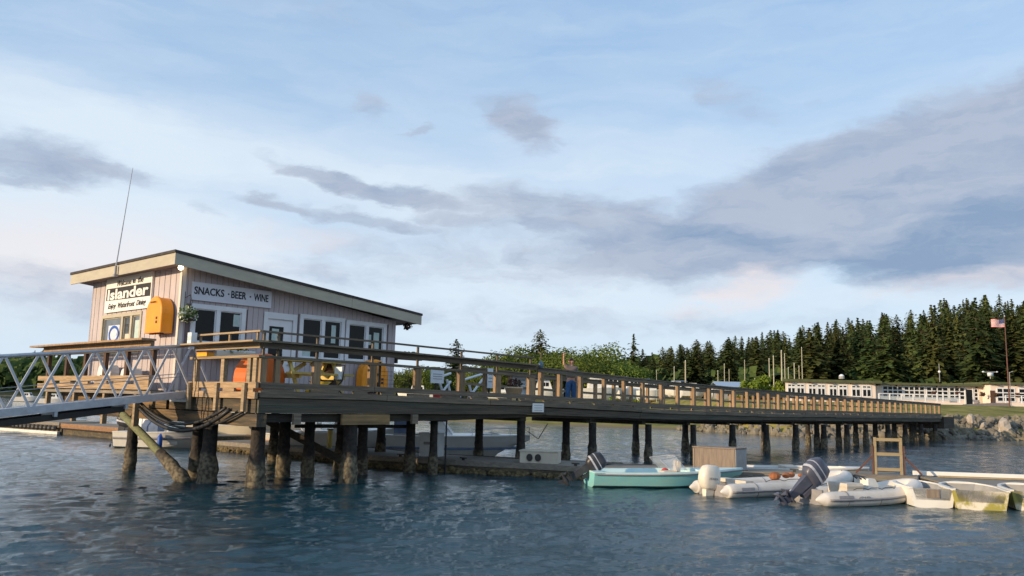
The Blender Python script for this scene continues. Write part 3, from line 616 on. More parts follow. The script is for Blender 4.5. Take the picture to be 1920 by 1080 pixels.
# terrace edge (same lightened wood, sunlight painted in)
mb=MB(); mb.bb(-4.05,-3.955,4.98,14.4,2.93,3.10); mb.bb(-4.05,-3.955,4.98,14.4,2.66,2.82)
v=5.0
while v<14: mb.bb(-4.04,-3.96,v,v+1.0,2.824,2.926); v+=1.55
mb.build('terrace_edge_board','kick_sunlit',pier)
for v in(6.2,8.6,11.2,13.8):
    mb=MB(); mb.bb(-3.9,-3.75,v-.08,v+.08,1.5,2.515); mb.build('terrace_strut','end_rail',pier)
# piles
def pile(x,y,r,seed,top,foot=1.0,lean=(0,0)):
    r*=.87
    rg=random.Random(seed); rings=[]; zs=list(np.arange(-.7,1.3,.09))+list(np.arange(1.4,top,.3))+[top]
    for z in zs:
        g=1+(.20+.10*foot)*max(0,min(1,(1.0-z)/.6)) ; ring=[]
        for k in range(14):
            a=2*PI*k/14; amp=.20 if z<.95 else .03
            rr=r*g*(1+amp*noise.noise(Vector((math.cos(a)*1.4+seed,math.sin(a)*1.4,z*4.5)))+(.10*noise.noise(Vector((math.cos(a)*5,math.sin(a)*5+seed,z*14))) if z<.95 else 0))
            ring.append((x+lean[0]*(top-z)+rr*math.cos(a),y+lean[1]*(top-z)+rr*math.sin(a),z))
        rings.append(ring)
    mb=MB(); mb.loft(rings); return mb
PILES=[(-3.22,7.67,.19),(-2.63,4.39,.19),(-3.1,2.74,.24),(-2.6,.95,.23),(-.27,3.21,.21),(.07,2.33,.19),(2.78,4.3,.2),(0,.12,.24),(2.15,2.26,.19),(4.1,2.05,.19),(4.1,.85,.15),(8.2,2.65,.18),
 (8.2,.45,.18),(12.3,1.5,.18),(12.3,.12,.18),(20.5,3.4,.18),(16.5,.1,.17),(24.6,2.9,.19),(20.5,.1,.16),(24.6,.12,.19),(28.6,.1,.18),(32.8,.2,.19),(32.8,2.2,.17),(36.9,.55,.18),(36.9,.1,.19),(41,.7,.19),(41,.15,.19),(41,2.8,.18),
 (45.1,1.0,.19),(45.1,.3,.19),(49.2,1.0,.2),(49.2,.1,.2),(53.3,.9,.2),(53.3,.1,.2),(57.4,.8,.2),(57.4,.1,.2),(60.5,1.5,.2),(61.5,.1,.2),(-.5,8,.2),(3,9,.2),(6,6,.2)]
for i,(u,v,r) in enumerate(PILES):
    pile(u,v,r,i,fb(u)-.02-(.22 if u>-2.5 or v<3 else .3)*(1 if v<4 else .9),1.6 if i in(2,3,1) else 1).build('pile','pile',pier,smooth=True)
mb=MB()
for u in (4.1,8.2,12.3,16.5,20.5,24.6,28.6,32.8,36.9,41,45.1,49.2,53.3,57.4,61.5):
    mb=MB(); mb.bb(u-.15,u+.15,-.06,3.3,fb(u)-.3,fb(u)-.012) if False else mb.bb(u-.15,u+.15,.345,3.3,fb(u)-.26,fb(u)-.012); mb.build('cap_beam','dark_wood',pier)
# diagonal braces
mb=MB(); mb.beam((.0,4.9,1.75),(2.35,2.3,.05),.09,.24); mb.build('diagonal_brace','dark_wood',pier)
mb=MB(); mb.beam((-.3,2.6,1.62),(4.1,2.3,1.58),.1,.12); mb.build('cross_brace','dark_wood',pier)
mb=MB(); mb.tube([(-3.52,4.95,.74),(-3.52,4.6,.6),(-3.5,4.2,.42),(-3.5,3.9,.28),(-3.5,3.6,.16),(-3.5,3.2,-.05)],[.155,.17,.20,.175,.23,.18],10); mb.build('barnacle_crust','pile',pier,True)
mb=MB(); mb.tube([(-3.6,7.65,1.83),(-3.58,6.6,1.42),(-3.55,5.5,.98),(-3.52,4.6,.6),(-3.5,4.2,.42),(-3.5,3.9,.28),(-3.5,3.6,.16),(-3.5,3.2,-.05)],[.12,.125,.13,.14,.17,.15,.2,.16],10); mb.build('leaning_log_brace','greenwood',pier,True)
# abutment at the shore
mb=MB(); mb.bb(62.7,66,-.3,3.6,1.0,2.0); mb.build('abutment','dark_wood',pier)
# small white sign hung on the stringer
sg=pier_thing('notice_sign','blank looking white sign nailed on the stringer where the bar rail ends','sign',u=8.45,v=-.12,z=2.33)
mb=MB(); mb.bb(-.33,.33,-.05,-.02,-.16,.17); mb.build('sign_board','whitesign',sg)
text('lettering','NO WAKE ZONE',.5,.05,sg,(0,-.055,.08),(1,0,0),(0,0,1),'blue') if False else None
mb=MB()
for k in range(3): mb.bb(-.24,.24,-.053,-.049,.08-.09*k,.095-.09*k)
mb.split('printed_line','greypaint',sg)
# ------------------------------------------------------------ railings
def bar_rail(name,label,us,posts,mt_post='post_wood',mt='rail_wood'):
    t=thing(name,PO,PH,label,'railing')
    for i,(u,w) in enumerate(posts):
        mb=MB(); mb.bb(u-w/2,u+w/2,-.10,.02,kt(u)-.0,kt(u)+.66); mb.build('post',mt_post,t)
        mb=MB(); mb.bb(u-.035,u+.035,-.05,0,kt(u)+.66,kt(u)+1.36); mb.build('upper_bracket','grey_wood',t)
    mb=MB(); strip(mb,us,-.13,.05,lambda u:kt(u)+.665,lambda u:kt(u)+.74); mb.build('lower_rail',mt,t)
    mb=MB(); strip(mb,us,-.42,.10,lambda u:kt(u)+1.09,lambda u:kt(u)+1.14); strip(mb,us,-.20,-.16,lambda u:kt(u)+.93,lambda u:kt(u)+1.085); mb.build('bar_counter',mt,t)
    mb=MB(); strip(mb,us,-.12,.02,lambda u:kt(u)+1.37,lambda u:kt(u)+1.42); mb.build('upper_rail',mt,t)
    return t
UB=[-3.3,-1.4,.6,2.5,4.4,6.3,8.28]
bar_rail('bar_railing','tall weathered railing with bar counter along the near pier edge before the snack bar',UB,[(-3.2,.2),(-2.75,.16),(-1.45,.24),(.59,.26),(2.45,.28),(4.45,.28),(6.28,.3),(8.12,.3)],'post_wood','grey_wood')
t=thing('bar_railing',PO,PH,'short sunlit bar height railing across the pier end beside the gangway','railing')
for v in(.12,.42,1.85,3.45):
    mb=MB(); mb.bb(-3.36,-3.24,v-.09,v+.09,2.93,3.6); mb.build('post','end_rail',t)
mb=MB(); mb.bb(-3.40,-3.22,-.14,3.75,3.60,3.67); mb.build('lower_rail','end_rail',t)
mb=MB(); mb.bb(-3.78,-3.2,-.42,3.68,4.0,4.05); mb.bb(-3.36,-3.30,-.1,3.6,3.86,3.996); mb.build('bar_counter','end_rail',t)
mb=MB(); mb.bb(-3.4,-3.28,-.12,3.6,4.30,4.35); mb.build('upper_rail','end_rail',t)
for v in(.1,1.6,3.3):
    mb=MB(); mb.bb(-3.35,-3.3,v-.03,v+.03,4.052,4.298); mb.build('upper_bracket','end_rail',t)
t=thing('bar_railing',PO,PH,'long brown bar height railing on the terrace left of the gangway landing','railing')
for v in(5.15,7.0,8.7,10.4,12.1,13.9):
    mb=MB(); mb.bb(-3.93,-3.81,v-.09,v+.09,3.105,3.95); mb.build('post','brownwood',t)
mb=MB(); mb.bb(-3.98,-3.78,5.0,14.4,3.88,3.95); mb.build('lower_rail','rail_wood',t)
mb=MB(); mb.prism([(-4.42,4.86),(-4.42,14.5),(-3.9,14.2),(-3.9,5.0)],lambda p,z:(p[0],p[1],z),4.17,4.23); mb.bb(-4.02,-3.92,5.1,14.2,4.02,4.166); mb.build('bar_counter','post_wood',t)
mb=MB()
for v in(5.3,8.2,11.2,14): mb.bb(-3.94,-3.84,v-.04,v+.04,3.955,4.165)
mb.build('counter_bracket','rail_wood',t)
# low rails
def low_rail(name,label,v,us,posts,far=False):
    t=thing(name,PO,PH,label,'railing'); hh=lambda u:kt(u)+interp(u,[(8.5,1.08),(28,1.05),(42,.98),(62.7,.87)])-(.02 if far else 0)
    rg=random.Random(5 if far else 6)
    for u in posts:
        w=rg.uniform(.14,.2) if not far else .15
        mb=MB(); s=-1 if not far else 1
        mb.bb(u-w/2,u+w/2,v-.07,v+.07,kt(u)-(0 if not far else .27),hh(u)-.19); mb.build('post','post_wood',t)
    segs(v-.15,v+.10,lambda u:hh(u)-.045,hh,'rail_cap','grey_wood',t,4.8,9,us[0],us[-1])
    segs(v-.11,v-.05,lambda u:hh(u)-.2,lambda u:hh(u)-.05,'top_rail','grey_wood',t,5.3,4,us[0],us[-1])
    if far:
        mb=MB(); strip(mb,us,v-.05,v-.0,lambda u:kt(u)+.34,lambda u:kt(u)+.44); mb.build('middle_rail','grey_wood',t)
    return t
posts=[8.75,9.9,11.25,12.88,14.34,15.81,17.37,18.84,20.35,21.89,23.23,24.52,26.06,27.41]
u=27.41
while u<61.5: u+=1.3; posts.append(u)
UL=[8.42,12.9,17.7,22.9,28.4,35,41.7,52,62.6]
low_rail('pier_railing','long near side railing of closely spaced square posts running down the pier to the shore',-.03,UL,posts)
low_rail('pier_railing','far side railing of the pier walkway, seen between the near posts',3.0,[7.2,8.3,12.9,17.7,22.9,28.4,35,41.7,52,62.6],[7.3+1.52*i for i in range(36)],True)
# ------------------------------------------------------------ gangway
GN=(-3.3,1.47); GF=(-2.08,1.47)
g=thing('gangway',PO,PH,'grey aluminium truss gangway sloping down from the pier end to the left','gangway')
zt=lambda u:4.01+.1175*(u+3.47); zb=lambda u:2.64+.1175*(u+3.12)
u0,u1=-15.0,-2.2
def truss(v,uend,u00,LT):
    mb=MB(); mb.tube([(u0,v,zt(u0)),(uend-.35,v,zt(uend-.35))],.05,8); mb.build('top_chord','alu',g,True)
    mb=MB(); mb.beam((u0,v,zb(u0)-.06),(uend,v,zb(uend)-.06),.1,.2 if v<4 else .14); mb.build('bottom_chord','alu',g)
    mb=MB(); mb.beam((u0,v,zb(u0)-.30),(uend-1.2,v,zb(uend-1.2)-.24),.06,.06)
    L=LT; n=int((u00-u0)/L)
    for i in range(n):
        a=u00-L*i; b=a-L*.5+.04; c=a-L+.08
        for p,q in(((a,v,zb(a)),(b,v,zt(b))),((c,v,zb(c)),(b-.04,v,zt(b-.04)))):
            d=MB(); d.beam(p,q,.045,.062); d.build('diagonal','alu',g)
    return
truss(3.70,-3.15,GN[0],GN[1]); truss(4.85,-2.3,GF[0],GF[1])
mb=MB(); mb.loft([[(u,3.78,zb(u)-.05),(u,4.8,zb(u)-.05),(u,4.8,zb(u)),(u,3.78,zb(u))] for u in(u0,-8,-3,-2.2)]); mb.build('walking_surface','alu',g)
u=u0+.5
while u<-3.3: mb=MB(); mb.beam((u,3.66,zb(u)-.22),(u,4.9,zb(u)-.22),.08,.16); mb.build('cross_member','alu',g); u+=1.86
mb=MB(); mb.beam((u0,3.85,zb(u0)-.42),(-5.2,3.85,zb(-5.2)-.30),.12,.16); mb.beam((u0,4.7,zb(u0)-.42),(-5.2,4.7,zb(-5.2)-.30),.12,.16); mb.build('support_rail','black',g)
mb=MB()
for z in(.45,.55): mb.tube([(u0,4.78,zb(u0)+z),(-2.6,4.78,zb(-2.6)+z)],.012,5)
mb.build('hand_cable','greypaint',g)
# hoses
def cat(p,q,sag,n=14):
    p=Vector(p);q=Vector(q); return [tuple(p.lerp(q,i/n)-Vector((0,0,sag*4*(i/n)*(1-i/n)))) for i in range(n+1)]
for k,(p,q,s,r,lab) in enumerate([((-3.75,6.5,2.25),(-3.55,.95,2.15),.72,.06,'lower thick black hose sagging under the pier end'),((-3.66,6.3,2.25),(-3.5,1.25,2.2),.56,.045,'upper thinner black hose sagging under the pier end'),((-3.7,6.45,2.2),(-3.45,.4,2.12),.60,.035,'outermost black cable sagging under the pier end')]):
    mb=MB(); pts=cat(p,q,s); mb.tube(pts,r,8); o=mb.build('hose','black',None,True); o.location=PO; o.rotation_euler=(0,0,PH); tag(o,lab,'hose','hoses under the pier end')
# ------------------------------------------------------------ snack bar
B=thing('snack_bar',PO,PH,'pinkish grey timber snack bar with sloping flat roof on the pier end','building')
VB=5.2; UL_=-3.12; UR=5.86; VR=12.35; ZF=2.62
ztop=lambda u:6.72-(u+3.12)*.122
zs_=lambda u:ztop(u)
# openings on the long wall (u0,u1,z0,z1)
OPL=[(-2.72,-.82,4.15,5.46),(0,1.14,ZF,5.42),(1.38,3.32,3.86,5.5),(3.43,5.35,3.88,5.46)]
OPF=[(7.93,11.21,3.9,5.32)]
mb=MB(); W0=.15
def boards(mb,a0,a1,pitch,top,ops,fn,gapw=.018,gm=1):
    a=a0
    while a<a1-1e-6:
        b=min(a+pitch,a1); segs=[(ZF,None)]
        cuts=[(o[2],o[3]) for o in ops if o[0]<(a+b)/2<o[1]]
        spans=[]; z=ZF
        for c in sorted(cuts):
            if c[0]>z+.01: spans.append((z,c[0]))
            z=c[1]
        spans.append((z,None))
        for s in spans:
            z0=s[0]; zt0=top(a) if s[1] is None else s[1]; zt1=top(b) if s[1] is None else s[1]
            fn(a+gapw/2,b-gapw/2,z0,zt0,zt1)
        a=b
def fl(a,b,z0,zt0,zt1):
    mb.add([(a,VB,z0),(b,VB,z0),(b,VB+.02,z0),(a,VB+.02,z0),(a,VB,zt0),(b,VB,zt1),(b,VB+.02,zt1),(a,VB+.02,zt0)],[(0,3,2,1),(4,5,6,7),(0,1,5,4),(1,2,6,5),(2,3,7,6),(3,0,4,7)])
def ff(a,b,z0,zt0,zt1):
    mb.bb(UL_,UL_+.02,a,b,z0,zt0)
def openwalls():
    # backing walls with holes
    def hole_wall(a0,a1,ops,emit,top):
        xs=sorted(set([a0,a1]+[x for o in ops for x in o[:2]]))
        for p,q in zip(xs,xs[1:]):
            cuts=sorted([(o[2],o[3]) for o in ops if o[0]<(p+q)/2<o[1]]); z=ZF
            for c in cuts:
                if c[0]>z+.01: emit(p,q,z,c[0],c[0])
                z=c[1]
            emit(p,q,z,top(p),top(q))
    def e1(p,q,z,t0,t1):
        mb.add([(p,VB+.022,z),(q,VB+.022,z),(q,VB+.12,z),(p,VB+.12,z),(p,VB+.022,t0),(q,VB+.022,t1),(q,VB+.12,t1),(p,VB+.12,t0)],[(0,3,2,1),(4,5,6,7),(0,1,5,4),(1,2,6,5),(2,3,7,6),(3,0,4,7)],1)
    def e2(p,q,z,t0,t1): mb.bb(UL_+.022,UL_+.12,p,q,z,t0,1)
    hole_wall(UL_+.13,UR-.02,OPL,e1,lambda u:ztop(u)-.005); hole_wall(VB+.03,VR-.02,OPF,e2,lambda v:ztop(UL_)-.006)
boards(mb,UL_,UR,.2,ztop,[(o[0]-.1,o[1]+.1,o[2],o[3]) for o in OPL],fl,.014)
boards(mb,VB+.02,VR,.40,lambda v:ztop(UL_),[(o[0]-.1,o[1]+.1,o[2],o[3]) for o in OPF],ff,.035)
openwalls()
# back and right walls
mb.bb(UR-.1,UR,VB+.125,VR,ZF,ztop(UR)); mb.add([(UL_,VR-.1,ZF),(UR,VR-.1,ZF),(UR,VR,ZF),(UL_,VR,ZF),(UL_,VR-.1,ztop(UL_)),(UR,VR-.1,ztop(UR)),(UR,VR,ztop(UR)),(UL_,VR,ztop(UL_))],[(0,3,2,1),(4,5,6,7),(0,1,5,4),(1,2,6,5),(2,3,7,6),(3,0,4,7)])
mb.build('wall',['siding','gap'],B)
mb=MB(); mb.bb(UL_-.03,UL_+.12,VB-.03,VB-.003,ZF,ztop(UL_)-.01); mb.bb(UL_-.03,UL_-.003,VB-.03,VB+.12,ZF,ztop(UL_)-.012); mb.build('corner_board',mat('pale corner board',(.66,.60,.55),(.6,.55,.5),2,.6),B)
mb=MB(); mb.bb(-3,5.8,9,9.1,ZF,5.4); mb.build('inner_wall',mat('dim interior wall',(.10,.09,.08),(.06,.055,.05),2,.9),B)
# roof
ru0,ru1,rv0,rv1=-3.7,6.68,4.6,13.05
rt=lambda u:7.04-(u-ru0)*.1012
def slab(a0,a1,v0,v1,f0,f1,nm,mt,par):
    m_=MB(); m_.add([(a0,v0,f0(a0)),(a1,v0,f0(a1)),(a1,v1,f0(a1)),(a0,v1,f0(a0)),(a0,v0,f1(a0)),(a1,v0,f1(a1)),(a1,v1,f1(a1)),(a0,v1,f1(a0))],[(0,3,2,1),(4,5,6,7),(0,1,5,4),(1,2,6,5),(2,3,7,6),(3,0,4,7)]); return m_.build(nm,mt,par)
rf=slab(ru0-.03,ru1+.03,rv0-.03,rv1+.03,lambda u:rt(u)-.09,rt,'roof','roof',B)
for a_,b_,e_ in((ru0,-.35,0),(-.345,3.2,.006),(3.205,ru1,-.004)): slab(a_,b_,rv0+e_,rv0+.05,lambda u:rt(u)-.46,lambda u:rt(u)-.094,'fascia','fascia',rf)
slab(ru0,ru0+.05,rv0+.053,rv1,lambda u:rt(ru0)-.46,lambda u:rt(ru0)-.1,'fascia','fascia',rf)
slab(ru1-.05,ru1,rv0+.053,rv1,lambda u:rt(ru1)-.42,lambda u:rt(ru1)-.1,'fascia','fascia',rf)
slab(ru0+.053,ru1-.053,rv0+.053,rv1-.01,lambda u:rt(u)-.34,lambda u:rt(u)-.10,'soffit','soffit',rf)
# windows
def window(parent,fn,w0,w1,z0,z1,mull,trim=.13,gl='glass',name='window',tw=None):
    """fn(a,d,z): a along wall, d outwards"""
    m_=MB()
    def bx(m,a0,a1,d0,d1,zz0,zz1,mi=0):
        ps=[fn(a,d,z) for z in(zz0,zz1) for a,d in((a0,d0),(a1,d0),(a1,d1),(a0,d1))]
        m.add(ps,[(0,3,2,1),(4,5,6,7),(0,1,5,4),(1,2,6,5),(2,3,7,6),(3,0,4,7)],mi)
    bx(m_,w0-trim*.2,w1+trim*.2,-.02,.035,z1-trim,z1+.02); bx(m_,w0-trim*.2,w1+trim*.2,-.02,.05,z0-.02,z0+trim*.8)
    bx(m_,w0-trim*.2,w0+trim,-.02,.033,z0+trim*.8,z1-trim); bx(m_,w1-trim,w1+trim*.2,-.02,.033,z0+trim*.8,z1-trim)
    for mm in mull: bx(m_,mm-.07,mm+.07,-.02,.03,z0+trim*.8,z1-trim)
    # inner sash
    xs=[w0+trim]+[x for mm in mull for x in(mm-.07,mm+.07)]+[w1-trim]
    for i in range(0,len(xs),2):
        a,b=xs[i],xs[i+1]
        for q in((a,a+.035),(b-.035,b)): bx(m_,q[0],q[1],-.06,-.021,z0+trim*.8,z1-trim)
        bx(m_,a+.035,b-.035,-.06,-.021,z1-trim-.035,z1-trim); bx(m_,a+.035,b-.035,-.06,-.021,z0+trim*.8,z0+trim*.8+.035)
    o=m_.build(name,'white',parent)
    for i in range(0,len(xs),2):
        p=MB(); bx(p,xs[i]+.03,xs[i+1]-.03,-.05,-.04,z0+trim*.8+.03,z1-trim-.03); p.build('pane',gl,o)
    return o,bx
FL=lambda a,d,z:(a,VB-d,z); FF=lambda a,d,z:(UL_-d,a,z)
w1,bx=window(B,FL,-2.72,-.82,4.15,5.46,[-1.80])
p=MB(); bx(p,-1.22,-.98,-.038,-.034,4.85,5.25); p.split('notice','paper',w1)
p=MB(); bx(p,-2.8,-.6,.055,.45,3.98,4.03); p.build('serving_shelf','white',w1)
w2,_=window(B,FL,1.38,3.32,3.86,5.5,[2.38])
p=MB(); bx(p,2.78,2.98,-.038,-.034,4.55,5.22); bx(p,1.5,1.9,-.038,-.034,4.0,4.25); p.split('notice','paper',w2)
w3,_=window(B,FL,3.43,5.35,3.88,5.46,[4.42])
p=MB(); bx(p,4.78,5.05,-.038,-.034,4.35,5.1); bx(p,4.54,4.66,-.038,-.034,4.6,5.0); p.split('notice','paper',w3)
# side window (left wall) with frames turned beige to paint in sunlight
m_=MB(); o,bx=window(B,FF,7.93,11.21,3.9,5.32,[9.45,8.72],.10,'glassleft')
o.data.materials[0]=M['fascia']
p=MB(); bx(p,9.75,10.7,-.038,-.034,4.2,4.95); p.build('blue_backed_poster',mat('white poster print',(.62,.66,.74),(.5,.55,.68),5,.6),o)
p=MB()
for a,b_ in((0,0),): 
    rings=[]
    for k in range(25):
        t=2*PI*k/24; c=(10.18+.38*math.cos(t),4.62+.27*math.sin(t)); rings.append([FF(c[0]+.045*math.cos(t)*s,-.03+dd,c[1]+.045*math.sin(t)*s) for s,dd in((1,0),(-1,0),(-1,.015),(1,.015))])
    p.loft(rings,0,False)
p.build('blue_ring_emblem','blue',o)
p=MB(); bx(p,9.95,10.42,-.030,-.02,4.57,4.68); p.build('emblem_band','white',o)
p=MB(); bx(p,8.05,8.5,-.038,-.034,4.3,5.05); p.split('notice','paper',o)
p=MB(); bx(p,8.9,9.25,-.038,-.034,4.0,4.6); p.build('tan_flyer','cream',o)
# door
m_=MB()
for a0,a1,z0,z1 in((-.12,.06,ZF,5.44),(1.08,1.26,ZF,5.44),(.063,1.077,5.25,5.44)): bx2=m_; 
def b2(m,a0,a1,d0,d1,z0,z1,mi=0): m.bb(a0,a1,VB-d1,VB-d0,z0,z1,mi)
b2(m_,-.1,.06,-.02,.035,ZF,5.46); b2(m_,1.08,1.24,-.02,.035,ZF,5.46); b2(m_,.063,1.077,-.02,.035,5.24,5.46); m_.build('door_frame','white',B)
m_=MB(); b2(m_,.063,1.077,-.08,-.03,ZF+.02,3.3); b2(m_,.063,.16,-.08,-.03,3.3,5.235); b2(m_,.74,1.077,-.08,-.03,3.3,5.235); b2(m_,.16,.74,-.08,-.03,4.98,5.235)
dr=m_.build('door','white',B)
m_=MB(); b2(m_,.16,.74,-.07,-.05,3.3,4.98); m_.build('door_pane','glass',dr)
m_=MB(); b2(m_,.28,.56,-.048,-.044,4.4,4.9); m_.split('notice','paper',dr)
m_=MB(); m_.sph((.98,VB-.0,3.65),.04,mi=0); m_.build('handle','silver',dr)
# big corner sign on left wall
s1=thing('welcome_sign',W(UL_-.05,9.04,6.05),PH-PI/2,'large white sign with black Islander band on the left wall under the roof','sign')
# local: x along -v (reading direction from outside), y into wall
m_=MB(); m_.bb(-1.86,1.86,-.04,.04,-.64,.62); m_.build('sign_board','whitesign',s1)
m_=MB(); m_.add([(-1.76,-.05,-.20),(1.80,-.05,-.24),(1.80,-.05,.22),(-1.76,-.05,.24),(-1.76,-.043,-.20),(1.80,-.043,-.24),(1.80,-.043,.22),(-1.76,-.043,.24)],[(0,1,2,3),(0,4,5,1),(1,5,6,2),(2,6,7,3),(3,7,4,0)]); m_.build('black_band','blackpaint',s1)
XD=(1,0,0);ZD=(0,0,1)
text('lettering','Islander',3.3,.39,s1,(.02,-.056,.0),XD,ZD,'whitesign',off=.03)
for w_,x_,ww,hh_,zz_ in(('Welcome',-.325,1.15,.21,.385),('to',.5,.24,.15,.37),('the',.98,.44,.21,.39)): text('lettering',w_,ww,hh_,s1,(x_,-.046,zz_),XD,ZD,'blackpaint',shear=.35,off=.016)
for w_,x_,ww,hh_,zz_ in(('Enjoy',-1.2,.70,.25,-.445),('Waterfront',-.02,1.36,.20,-.42),('Dining',1.17,.76,.25,-.445)): text('lettering',w_,ww,hh_,s1,(x_,-.046,zz_),XD,ZD,'blackpaint',shear=.35,off=.016)
s2=thing('snacks_sign',W(-1.35,VB-.05,5.88),PH,'long white board lettered SNACKS BEER WINE above the first window','sign')
m_=MB(); m_.bb(-1.45,1.46,-.03,.045,-.29,.30); m_.build('sign_board',mat('pale blue white board',(.66,.68,.74),(.6,.62,.69),2,.5),s2)
text('lettering','SNACKS',1.05,.25,s2,(-.86,-.036,.03),XD,ZD,'blackpaint',off=.02)
text('lettering','BEER',.56,.25,s2,(.20,-.036,.03),XD,ZD,'blackpaint',off=.02)
text('lettering','WINE',.56,.25,s2,(1.05,-.036,.03),XD,ZD,'blackpaint',off=.02)
m_=MB(); m_.bb(-.20,-.15,-.04,-.031,.0,.05); m_.bb(.61,.66,-.04,-.031,.0,.05); m_.build('dot','blackpaint',s2)
M['orange_shaded']=mat('orange fibreglass with painted shade',(.62,.13,.01),(.52,.10,.01),1.2,.45)  # the cabinet orange, darkened and reddened to paint in its shaded face
# orange arched cabinets
def cabinet(name,label,loc,rot,w,h,d,body='orange'):
    t=thing(name,loc,rot,label,'cabinet','orange arched cabinets')
    def prof(w,h,n=14):
        r=w/2; return [(-r,0),(r,0)]+[(r*math.cos(a),h-r+r*math.sin(a)) for a in[PI*k/n for k in range(n+1)]]
    m_=MB(); m_.prism(prof(w,h),lambda p,y:(p[0],y,p[1]),0,d*.72); m_.build('cabinet_body',body,t)
    m_=MB(); P=prof(w*1.04,h*1.02); P2=prof(w*.96,h*.97)
    m_.loft([[(p[0],y,p[1]) for p in pp] for pp,y in((P,.0),(P,-d*.2),(P2,-d*.28))]); lid=m_.build('lid',body,t); bevel(lid,.012)
    m_=MB(); m_.bb(w*.22,w*.30,-d*.32,-d*.28,h*.26,h*.33); m_.bb(w*.22,w*.30,-d*.32,-d*.28,h*.37,h*.44); m_.split('latch','black',t)
    m_=MB(); 
    for k in range(5): m_.bb(-w*.4+k*w*.17,-w*.34+k*w*.17,0,d*.3,-.03,-.002)
    m_.split('bottom_lip','blackpaint',t)
    return t
c1=cabinet('orange_cabinet','orange arched cabinet hung on the sunlit left wall beside the corner',W(UL_-.36,6.05,4.48),PH-PI/2,1.08,1.17,.42)
text('lettering','LIFE RING',.42,.055,c1,(0,-.14,1.0),XD,ZD,'blackpaint',off=.01)
c2=cabinet('orange_cabinet','orange arched cabinet standing against the wall below the right end window',W(4.5,VB-.45,2.78),PH,1.2,1.22,.42)
c3=cabinet('orange_cabinet','largest orange arched cabinet behind the corner posts of the pier end',W(-1.75,2.3,2.62),PH+R(10),1.5,1.2,.62,'orange_shaded')
# lamp at the corner, hanging flower basket, window box, antenna
lp=thing('globe_lamp',W(-3.30,5.0,6.56),PH,'small lit globe lamp under the roof corner','lamp')
m_=MB(); m_.sph((0,0,0),.085); m_.build('globe','lamp',lp,True); m_=MB(); m_.tube([(0,0,.07),(0,0,.16)],.05,8); m_.build('lamp_base','white',lp)
def flowers(name,label,loc,rx,ry,rz,n,seed,cat='flower basket',fl=.25,leaf='leaf',bracket=None,bowl='brownwood'):
    t=thing(name,loc,PH,label,cat); rg=random.Random(seed); a=MB(); b=MB()
    for i in range(n):
        d=Vector((rg.gauss(0,1),rg.gauss(0,1),rg.gauss(0,1))).normalized()*rg.uniform(.5,1.1); p=Vector((d.x*rx,d.y*ry,d.z*rz)); nn=Vector((rg.gauss(0,1),rg.gauss(0,1),rg.gauss(0,1))).normalized(); q=nn.orthogonal().normalized(); r_=nn.cross(q); s=rg.uniform(.025,.06)
        (a if rg.random()<fl else b).add([p-q*s,p-r_*s,p+q*s,p+r_*s],[(0,1,2,3)])
    a.build('blossoms','flower',t); b.build('leaves',leaf,t)
    if bowl: m_=MB(); m_.sph((0,0,-rz*.5),rx*.6,ry*.6,rz*.5); m_.build('pot',bowl,t)
    return t
fb1=flowers('hanging_basket','hanging basket of white flowers on a bracket beside the corner',W(-3.0,4.86,5.08),.32,.24,.24,420,1,fl=.45)
m_=MB(); m_.tube([(0,.3,.55),(0,-.05,.62),(0,-.1,.5),(0,0,.2)],.014,5); m_.tube([(.0,.32,.15),(0,.32,.75)],.016,5); m_.build('bracket','black',fb1)
sp_=flowers('serving_planter','green and yellow plants in a box under the first window',W(-1.3,4.85,4.0),.62,.15,.16,260,6,'planter',fl=.12,leaf='leaf',bowl=None)
m_=MB(); m_.bb(-.7,.7,-.12,.12,-.25,-.02); m_.build('planter_box','cream',sp_)
fb2=flowers('window_box','dark planter box with trailing plants at the far end of the snack bar',W(6.5,5.0,4.3),.5,.2,.16,300,2,'planter',fl=.05,bowl=None)
m_=MB(); m_.bb(-.62,.55,-.12,.12,-.2,.02); m_.build('planter_box','brownwood',fb2)
m_=MB(); m_.bb(-.62,-.55,.1,.3,-.35,.1); m_.build('bracket','black',fb2)
hb=flowers('hanging_plant','scraggly dark plant hanging under the low roof end',W(6.3,5.0,5.45),.22,.15,.13,90,3,'plant',fl=.0,leaf='brownwood',bowl=None)
m_=MB(); m_.tube([(-.3,0,.06),(0,0,.02),(.0,0,-.1)],.012,5); m_.build('hook','black',hb)
an=thing('antenna',W(-3.78,8.8,6.6),PH,'thin whip antenna leaning slightly on the left roof edge','antenna')
m_=MB(); m_.bb(-.06,.06,-.07,.07,-.08,.0); m_.tube([(0,0,0),(0,0,.3)],.045,8); m_.build('mount','greypaint',an)
m_=MB(); m_.tube([(0,0,.3),(.09,-.45,3.75)],[.022,.01],6); m_.build('whip','alu',an)
